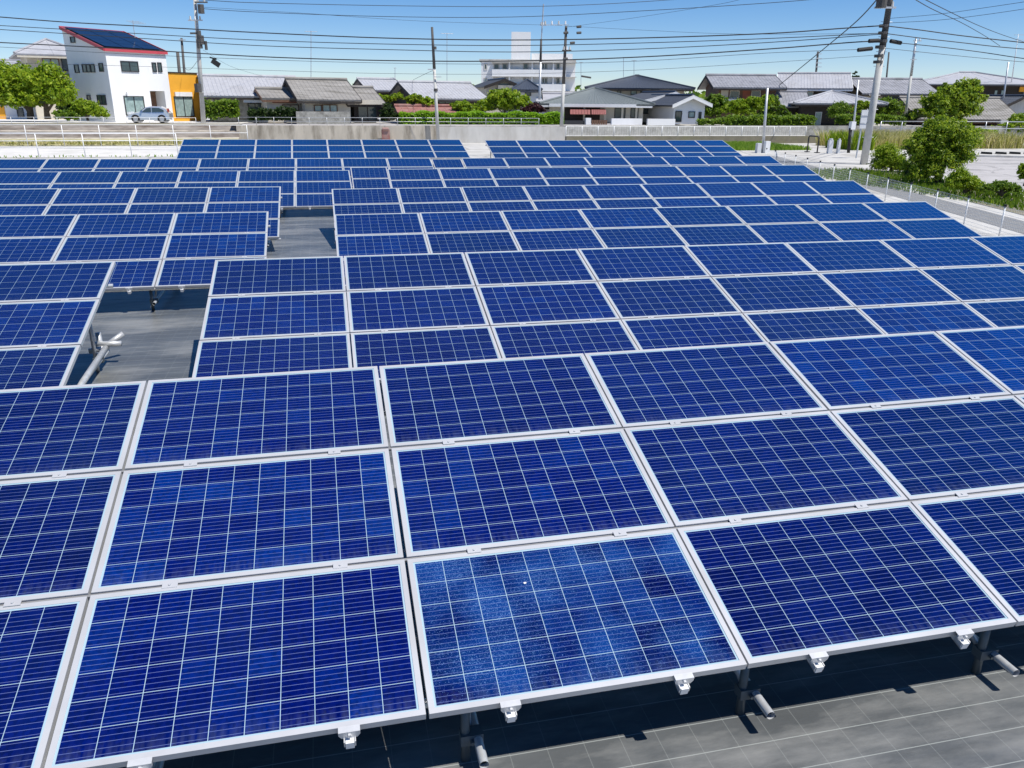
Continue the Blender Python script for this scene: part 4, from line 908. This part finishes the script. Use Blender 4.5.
# ------------------------------------------------------------------ wires
def wire(label, pts, Y, r=.022, group='power lines across the sky'):
    r *= .72
    Ys = Y if isinstance(Y, (list, tuple)) else (Y, Y); n = len(pts); u0, u1 = pts[0][0], pts[-1][0]
    P = []
    for i in range(n-1):                       # smooth the sampled sag
        for s in range(6):
            f = s/6; p0, p1, p2, p3 = pts[max(0,i-1)], pts[i], pts[i+1], pts[min(n-1,i+2)]
            cr = lambda k: .5*((2*p1[k])+(-p0[k]+p2[k])*f+(2*p0[k]-5*p1[k]+4*p2[k]-p3[k])*f*f+(-p0[k]+3*p1[k]-3*p2[k]+p3[k])*f**3)
            P.append((cr(0), cr(1)))
    P.append(pts[-1]); W = [at(u, v, Ys[0] + (Ys[1]-Ys[0])*(u-u0)/(u1-u0)) for u, v in P]
    o = MB().tube(W, r, 5).build('power_line', M['wire'], loc=W[0], smooth=True)
    return tag(o, label, 'cable', group)
WY = (58, YP-.2)
wire('thick top cable running left from the large pole at its highest dark band', [(-30,15),(0,17),(64,22),(128,25.5),(192,29),(256,32.5),(384,38),(512,40),(640,38),(768,33.5),(840,28.5),(884,25.5)], WY, .042)
wire('second cable from the top of those meeting the large pole on its left', [(-30,23.5),(0,25.5),(128,33),(256,40),(384,44),(512,45.5),(640,43),(768,38.5),(883,33)], WY, .028)
wire('third cable from the top of those meeting the large pole on its left', [(-30,27.5),(0,29.5),(128,37.5),(256,45.5),(384,49.5),(512,52),(640,49),(768,42.5),(883,34)], WY, .028)
wire('thick lowest cable of the four running left from the large pole', [(-30,41),(0,42.5),(128,49),(256,56.5),(384,60.5),(512,61),(640,57),(768,49),(850,42.5),(879,41)], WY, .042)
wire('thin cable just below the lowest thick one, ending in the black joint', [(-30,45.5),(0,47),(128,54),(256,59.5),(384,63),(512,64),(640,61),(768,53),(858,49.5)], WY, .016)
wire('faint thin cable crossing low above the left roofs', [(-20,62),(128,66),(256,70),(384,73.5),(512,74),(640,70),(768,62.5),(879,55)], WY, .012)
wire('high cable leaving the top of the photo left of centre and right of centre', [(150,-3),(210,0.5),(256,2.8),(384,5.6),(512,6.6),(600,4.2),(690,-1.5)], 56, .024)
wire('high cable from the left pole arm sagging to the top edge', [(200,8.5),(256,12),(384,16.5),(512,17),(640,11),(768,3),(840,-3)], (YL,50), .026)
wire('faint high cable between left pole and pole pair', [(200,7),(300,13),(420,21),(562,25.5)], (YL,63.3), .014)
wire('thin cable crossing from the pole pair down to the large pole', [(566,26),(640,30),(740,34),(879,33.5)], (63.3,YP), .012)
wire('thin cable rising from the pole pair to the top edge', [(568,27),(640,17),(720,4),(745,-2)], (63.3,40), .012)
wire('slanting guy cable from the top of the large pole to the pale roof', [(880,-4),(858,20),(820,52),(777,87)], (YP-.3,80), .05)
wire('thick top cable running right from the large pole', [(887,26),(920,30),(960,35.5),(1000,40),(1050,45.5)], (YP-.2,37), .036)
wire('second cable from the top running right from the large pole', [(886,33.5),(920,38),(960,42.5),(1000,47),(1050,51)], (YP-.2,37), .03)
wire('third cable running right from the black joint on the large pole', [(900,43),(940,47),(980,52),(1020,58),(1050,61)], (YP-.2,37), .028)
wire('thin lowest cable running right from the large pole', [(883,48),(930,53),(980,58),(1024,62),(1050,64)], (YP-.2,37), .016)
wire('left of the two cables falling from the top edge at upper right', [(908,-5),(930,8),(960,22),(985,36),(1000,46)], (40,75), .034)
wire('right of the two cables falling from the top edge at upper right', [(918,-4),(950,12),(975,24),(1000,34),(1024,42)], (40,75), .034)
wire('upper of the two faint cables rising to the right edge', [(888,18.5),(940,14),(990,7),(1050,-2)], (YP,30), .014)
wire('lower of the two faint cables rising to the right edge', [(888,23),(940,20),(990,14),(1050,5)], (YP,30), .014)
wire('thin service cable from the left pole down to the orange wing', [(198,60),(192,68),(188,70),(184,67)], (YL,75), .02)
wire('thin drop cable from left pole to the grey tiled roof', [(203,50),(230,66),(262,76)], (YL,77), .012)
wire('distribution cable from the white based pole to the broad tiled house', [(434,70),(425,74),(413,80)], (62,80), .02)
# tv antennas on roofs
def antenna(label, u, v0, v1, Y, w=3):
    a, c = at(u, v1, Y), at(u, v0, Y); t = thing('roof_antenna', a, label, 'antenna', 'roof antennas')
    MB().tube([a, c], .03, 5).build('mast', M['galv'], t); k = mpp(u, v0, Y)*w; b = MB()
    b.tube([c+Vector((-k,0,-.05)), c+Vector((k,0,-.05))], .02, 4)
    for i in range(5): x = -k+2*k*i/4; b.tube([c+Vector((x,-.3,-.05)), c+Vector((x,.3,-.05))], .012, 4)
    b.build('elements', M['galv'], t)
antenna('tall thin roof antenna above the small weathered house', 311, 31, 82, 76, 6); antenna('tall thin roof antenna right of the white topped pole', 447, 33, 86, 84, 6)
antenna('short antenna mast on the grey house behind the light shrub', 395, 67.5, 80, 88, 1.5); antenna('thick antenna stub on the large blue grey roof', 623.5, 57, 77, 91, 1)
antenna('faint antenna right of the thick stub on the blue grey roof', 634, 60, 77, 92, 2); antenna('thin antenna left of the blue grey roof', 581, 62, 92, 95, 1.5)

# ------------------------------------------------------------------ planting
plant('street_tree', 'broad lime green tree at the left edge in front of the old white house', 'tree', 71, 119, [(8,84,24,19),(-14,92,20,20),(30,88,20,19),(18,98,24,12)], M['leaf_lime'], 6500, .26, trunks=(31,), tr=.28, group='two lime green trees at left')
plant('street_tree', 'lime green tree with two thin trunks next to the white house wall', 'tree', 70, 119, [(48,86,19,18),(60,94,13,13),(44,98,20,10)], M['leaf_lime'], 4500, .25, trunks=(47,49), tr=.18, group='two lime green trees at left')
plant('shrub', 'low light green shrub at the foot of the second tree', 'shrub', 67, 121, [(64,116,9,5),(73,117,7,4)], M['leaf_mid'], 900, .2)
plant('shrub', 'rounded green shrub against the white house wall', 'shrub', 67.5, 121, [(82,106,11,6),(92,111,12,8),(101,113,7,6),(78,112,8,6)], M['leaf_lime'], 2600, .2)
plant('dark_shrub', 'dark green shrub behind the street trees', 'shrub', 74, 119, [(66,104,8,14),(72,112,9,8)], M['leaf_dark'], 1500, .24)
plant('shrub', 'dark upright shrub beside the lean to annex', 'shrub', 67.5, 122, [(388,112,6,8),(394,117,5,5),(384,118,4,4)], M['leaf_dark'], 1500, .18)
plant('shrub', 'light green shrub in front of the back tiled house', 'shrub', 72, 119, [(384,99,11,4),(397,97,7,4),(376,97,6,3)], M['leaf_lime'], 1500, .2)
plant('shrub', 'light green rounded shrub above the rusty roof', 'shrub', 71, 119, [(415,101,9,6),(425,103,10,5),(432,103,5,4)], M['leaf_lime'], 2000, .2)
plant('shrub', 'clipped round shrub left of the big yellow green tree', 'shrub', 69, 119, [(463,107,10,5.5),(470,109,8,5),(456,106,5,3)], M['leaf_lime'], 1800, .18)
plant('garden_tree', 'big yellow green garden tree behind the bright hedge', 'tree', 71, 120, [(504,98,16,8),(494,104,13,9),(516,105,13,8),(522,101,8,6),(485,108,9,6)], M['leaf_lime'], 5000, .22, trunks=(505,), tr=.15)
plant('maroon_shrub', 'maroon leaved shrub right of the big garden tree', 'shrub', 69.5, 120, [(535,108.5,8,4.5),(527,111,6,4),(541,110,4,4)], M['leaf_red'], 1500, .17)
plant('garden_tree', 'bushy green tree between white gable and red brown house', 'tree', 73, 121, [(715,101,9,6),(722,107,10,8),(713,112,9,7)], M['leaf_mid'], 2600, .22, trunks=(716,), tr=.12)
plant('garden_tree', 'yellow green cloud pruned tree in front of the red brown house', 'tree', 71, 121, [(752,101,11,4),(738,105,11,5),(760,107,8,5),(745,112,13,4),(728,110,8,4),(766,102,7,6)], M['leaf_lime'], 4200, .2, trunks=(748,), tr=.12)
plant('garden_tree', 'dark green tree right of the grey post', 'tree', 74, 121, [(771,106,8,11),(766,115,8,6)], M['leaf_mid'], 2000, .22, trunks=(770,), tr=.12)
plant('topiary_tree', 'small layered topiary tree above the clipped hedge', 'tree', 70, 120, [(781,107.5,6,2.6),(783,112,7,2.6),(785,116.5,7,3)], M['leaf_mid'], 1500, .14, trunks=(783,), tr=.08)
hedge('clipped_hedge', 'clipped green hedge in front of the cloud pruned tree', 731, 814, 117.5, 126, 66.4, 1.2, M['leaf_mid'], 5000, .13)
hedge('clipped_hedge', 'low green planter hedge right of the white gable', 702, 730, 120.3, 124.5, 66.2, 1.0, M['leaf_mid'], 1200, .12)
plant('round_shrub', 'dark clipped ball shaped shrub in front of the pale roofed house', 'shrub', 68.5, 123, [(839,112,9,8.5)], M['leaf_mid'], 2400, .14, dy=1)
plant('shrub', 'pale green shrub under the ochre panel', 'shrub', 69, 121, [(862,105,7,4),(857,110,5,5),(868,107,4,4)], M['leaf_lime'], 1200, .18)
plant('garden_tree', 'green tree right of the large pole, before the cream wall', 'tree', 71, 121, [(886,106,11,7),(893,110,10,8),(882,113,8,6)], M['leaf_mid'], 2600, .2, trunks=(888,), tr=.1)
hedge('clipped_hedge', 'clipped hedge running behind the large pole', 843, 905, 117.3, 124, 65.5, 1.2, M['leaf_mid'], 4000, .13)
plant('shrub', 'dark shrub beside the slim concrete pole', 'shrub', 67, 123, [(911,117,7,5)], M['leaf_dark'], 900, .18)
plant('large_tree', 'tall dark green tree growing over the old tiled cottage', 'tree', 66, 124, [(966,93,13,11),(954,101,17,13),(967,108,14,12),(934,101,11,9),(948,115,17,9),(922,114,11,6),(940,108,14,10),(972,84,7,5),(981,100,6,6),(944,90,7,5)], M['leaf_bush'], 7500, .25, trunks=(955,), tr=.25)
plant('shrub', 'yellow green undergrowth at the right edge below the pale gable', 'shrub', 64, 130, [(1018,122,10,7),(1006,128,9,5),(1020,130,9,5),(992,131,8,4)], M['leaf_lime'], 2600, .2)
plant('shrub', 'yellow green undergrowth left of the parking lot kerb', 'shrub', 57, 141, [(985,135,12,6),(998,138,10,4),(972,133,8,5)], M['leaf_lime'], 2500, .18)
plant('conifer', 'small dark green conifer top between the two pale tiled roofs', 'tree', 92, 100, [(854,80,4,7),(851,86,6,5)], M['leaf_dark'], 900, .25, trunks=(853,), tr=.12)
# near bushes on the verge
plant('large_bush', 'largest bush on the verge right of the large pole, bright top and dark base', 'bush', 29.0, 184, [(944,131,23,12),(958,142,21,14),(926,141,17,12),(938,160,22,15),(955,158,17,13),(918,156,12,12),(925,172,18,11),(912,172,12,9),(935,124,9,6),(968,134,8,7),(910,146,8,6)], M['leaf_bush'], 17000, .09, trunks=(936,940), tr=.08, group='bushes on the verge')
plant('bush', 'rounded bush at the foot of the large pole', 'bush', 35.0, 173, [(886,156,12,11),(893,163,12,10),(880,165,9,8),(902,166,8,8)], M['leaf_lime'], 6500, .08, group='bushes on the verge')
plant('bush', 'low yellow green bush right of the largest bush', 'bush', 25.2, 193, [(960,177,9,8),(968,184,12,8),(953,184,8,7),(978,188,8,5)], M['leaf_lime'], 6000, .065, group='bushes on the verge')
plant('bush', 'flat green bush at the right end of the verge', 'bush', 24.2, 196, [(1002,186,12,5),(1012,189,9,4),(988,188,9,4)], M['leaf_mid'], 3500, .06, group='bushes on the verge')
plant('bush', 'small yellow green bush at right edge beside the lot', 'bush', 26, 186, [(1024,170,6,6),(1027,177,6,6)], M['leaf_lime'], 1500, .07, group='bushes on the verge')
# reeds and grass
def blades(name, label, region, n, h, m, Y=None, wd=.02, cat='grass'):
    (x0,x1),(y0,y1),z = region; p = np.stack([rng.uniform(x0,x1,n), rng.uniform(y0,y1,n), np.full(n,z)],1)
    d = rng.normal(size=(n,3))*[.22,.22,0]; hh = h*rng.uniform(.45,1.15,(n,1)); a = rng.normal(size=(n,3))*[1,1,0]; a /= np.linalg.norm(a,axis=1)[:,None]+1e-6
    mid = p + d*hh*.5 + [0,0,1]*hh*.6; tip = p + d*hh*1.4 + [0,0,1]*hh
    V = np.stack([p-a*wd, p+a*wd, mid+a*wd*.8, tip, mid-a*wd*.8],1).reshape(-1,3); Fc = np.arange(5*n).reshape(n,5)
    o = leaf_obj(name, V, Fc, m, None); return tag(o, label, cat, None, 'stuff')
xa, xb = at(868,135,56).x, at(985,135,56).x
blades('reeds', 'tall dry yellow weeds behind the large pole', ((xa-3,xb+1),(52.5,58.5),0), 9000, 1.15, M['leaf_weed'], wd=.03)
blades('reeds', 'yellow green weeds by the black marker post', ((at(842,140,53).x,at(862,140,53).x),(51.5,55),0), 1200, 1.2, M['leaf_lime'], wd=.03)
xa, xb = gnd(725,146).x, gnd(800,146).x
blades('grass', 'bright green grass strip beyond the rearmost array', ((26.5,33.5),(52,59.5),0), 9000, .30, M['grass'], wd=.03)
blades('grass', 'short dry grass on the bank of the channel', ((-40,xr),(60.5,61.4),.1), 3500, .28, M['leaf_weed'], wd=.03)
blades('grass', 'thin weeds along the edge of the pale path', ((-32,-8),(49.0,49.9),0), 160, .15, M['grass'], wd=.03)
blades('grass', 'weeds on the verge under the bushes', ((21.5,26),(14,36),0.01), 9000, .2, M['leaf_mid'], wd=.02)
# distant tree line closing the horizon
n = 9000; xx = rng.uniform(-500,700,n); hgt = 4.5+2.5*np.sin(xx*.021)+1.6*np.sin(xx*.077+1)+rng.normal(size=n)*.6
pp = np.stack([xx, 330+rng.uniform(0,30,n), 1+hgt*rng.uniform(0,1,n)**.6],1)
V, Fc = leaves(pp, np.tile([0,-1.,.5],(n,1)), 1.6); tag(leaf_obj('distant_trees', V, Fc, M['leaf_mid'], None), 'hazy line of distant trees between the houses', 'trees', None, 'stuff')
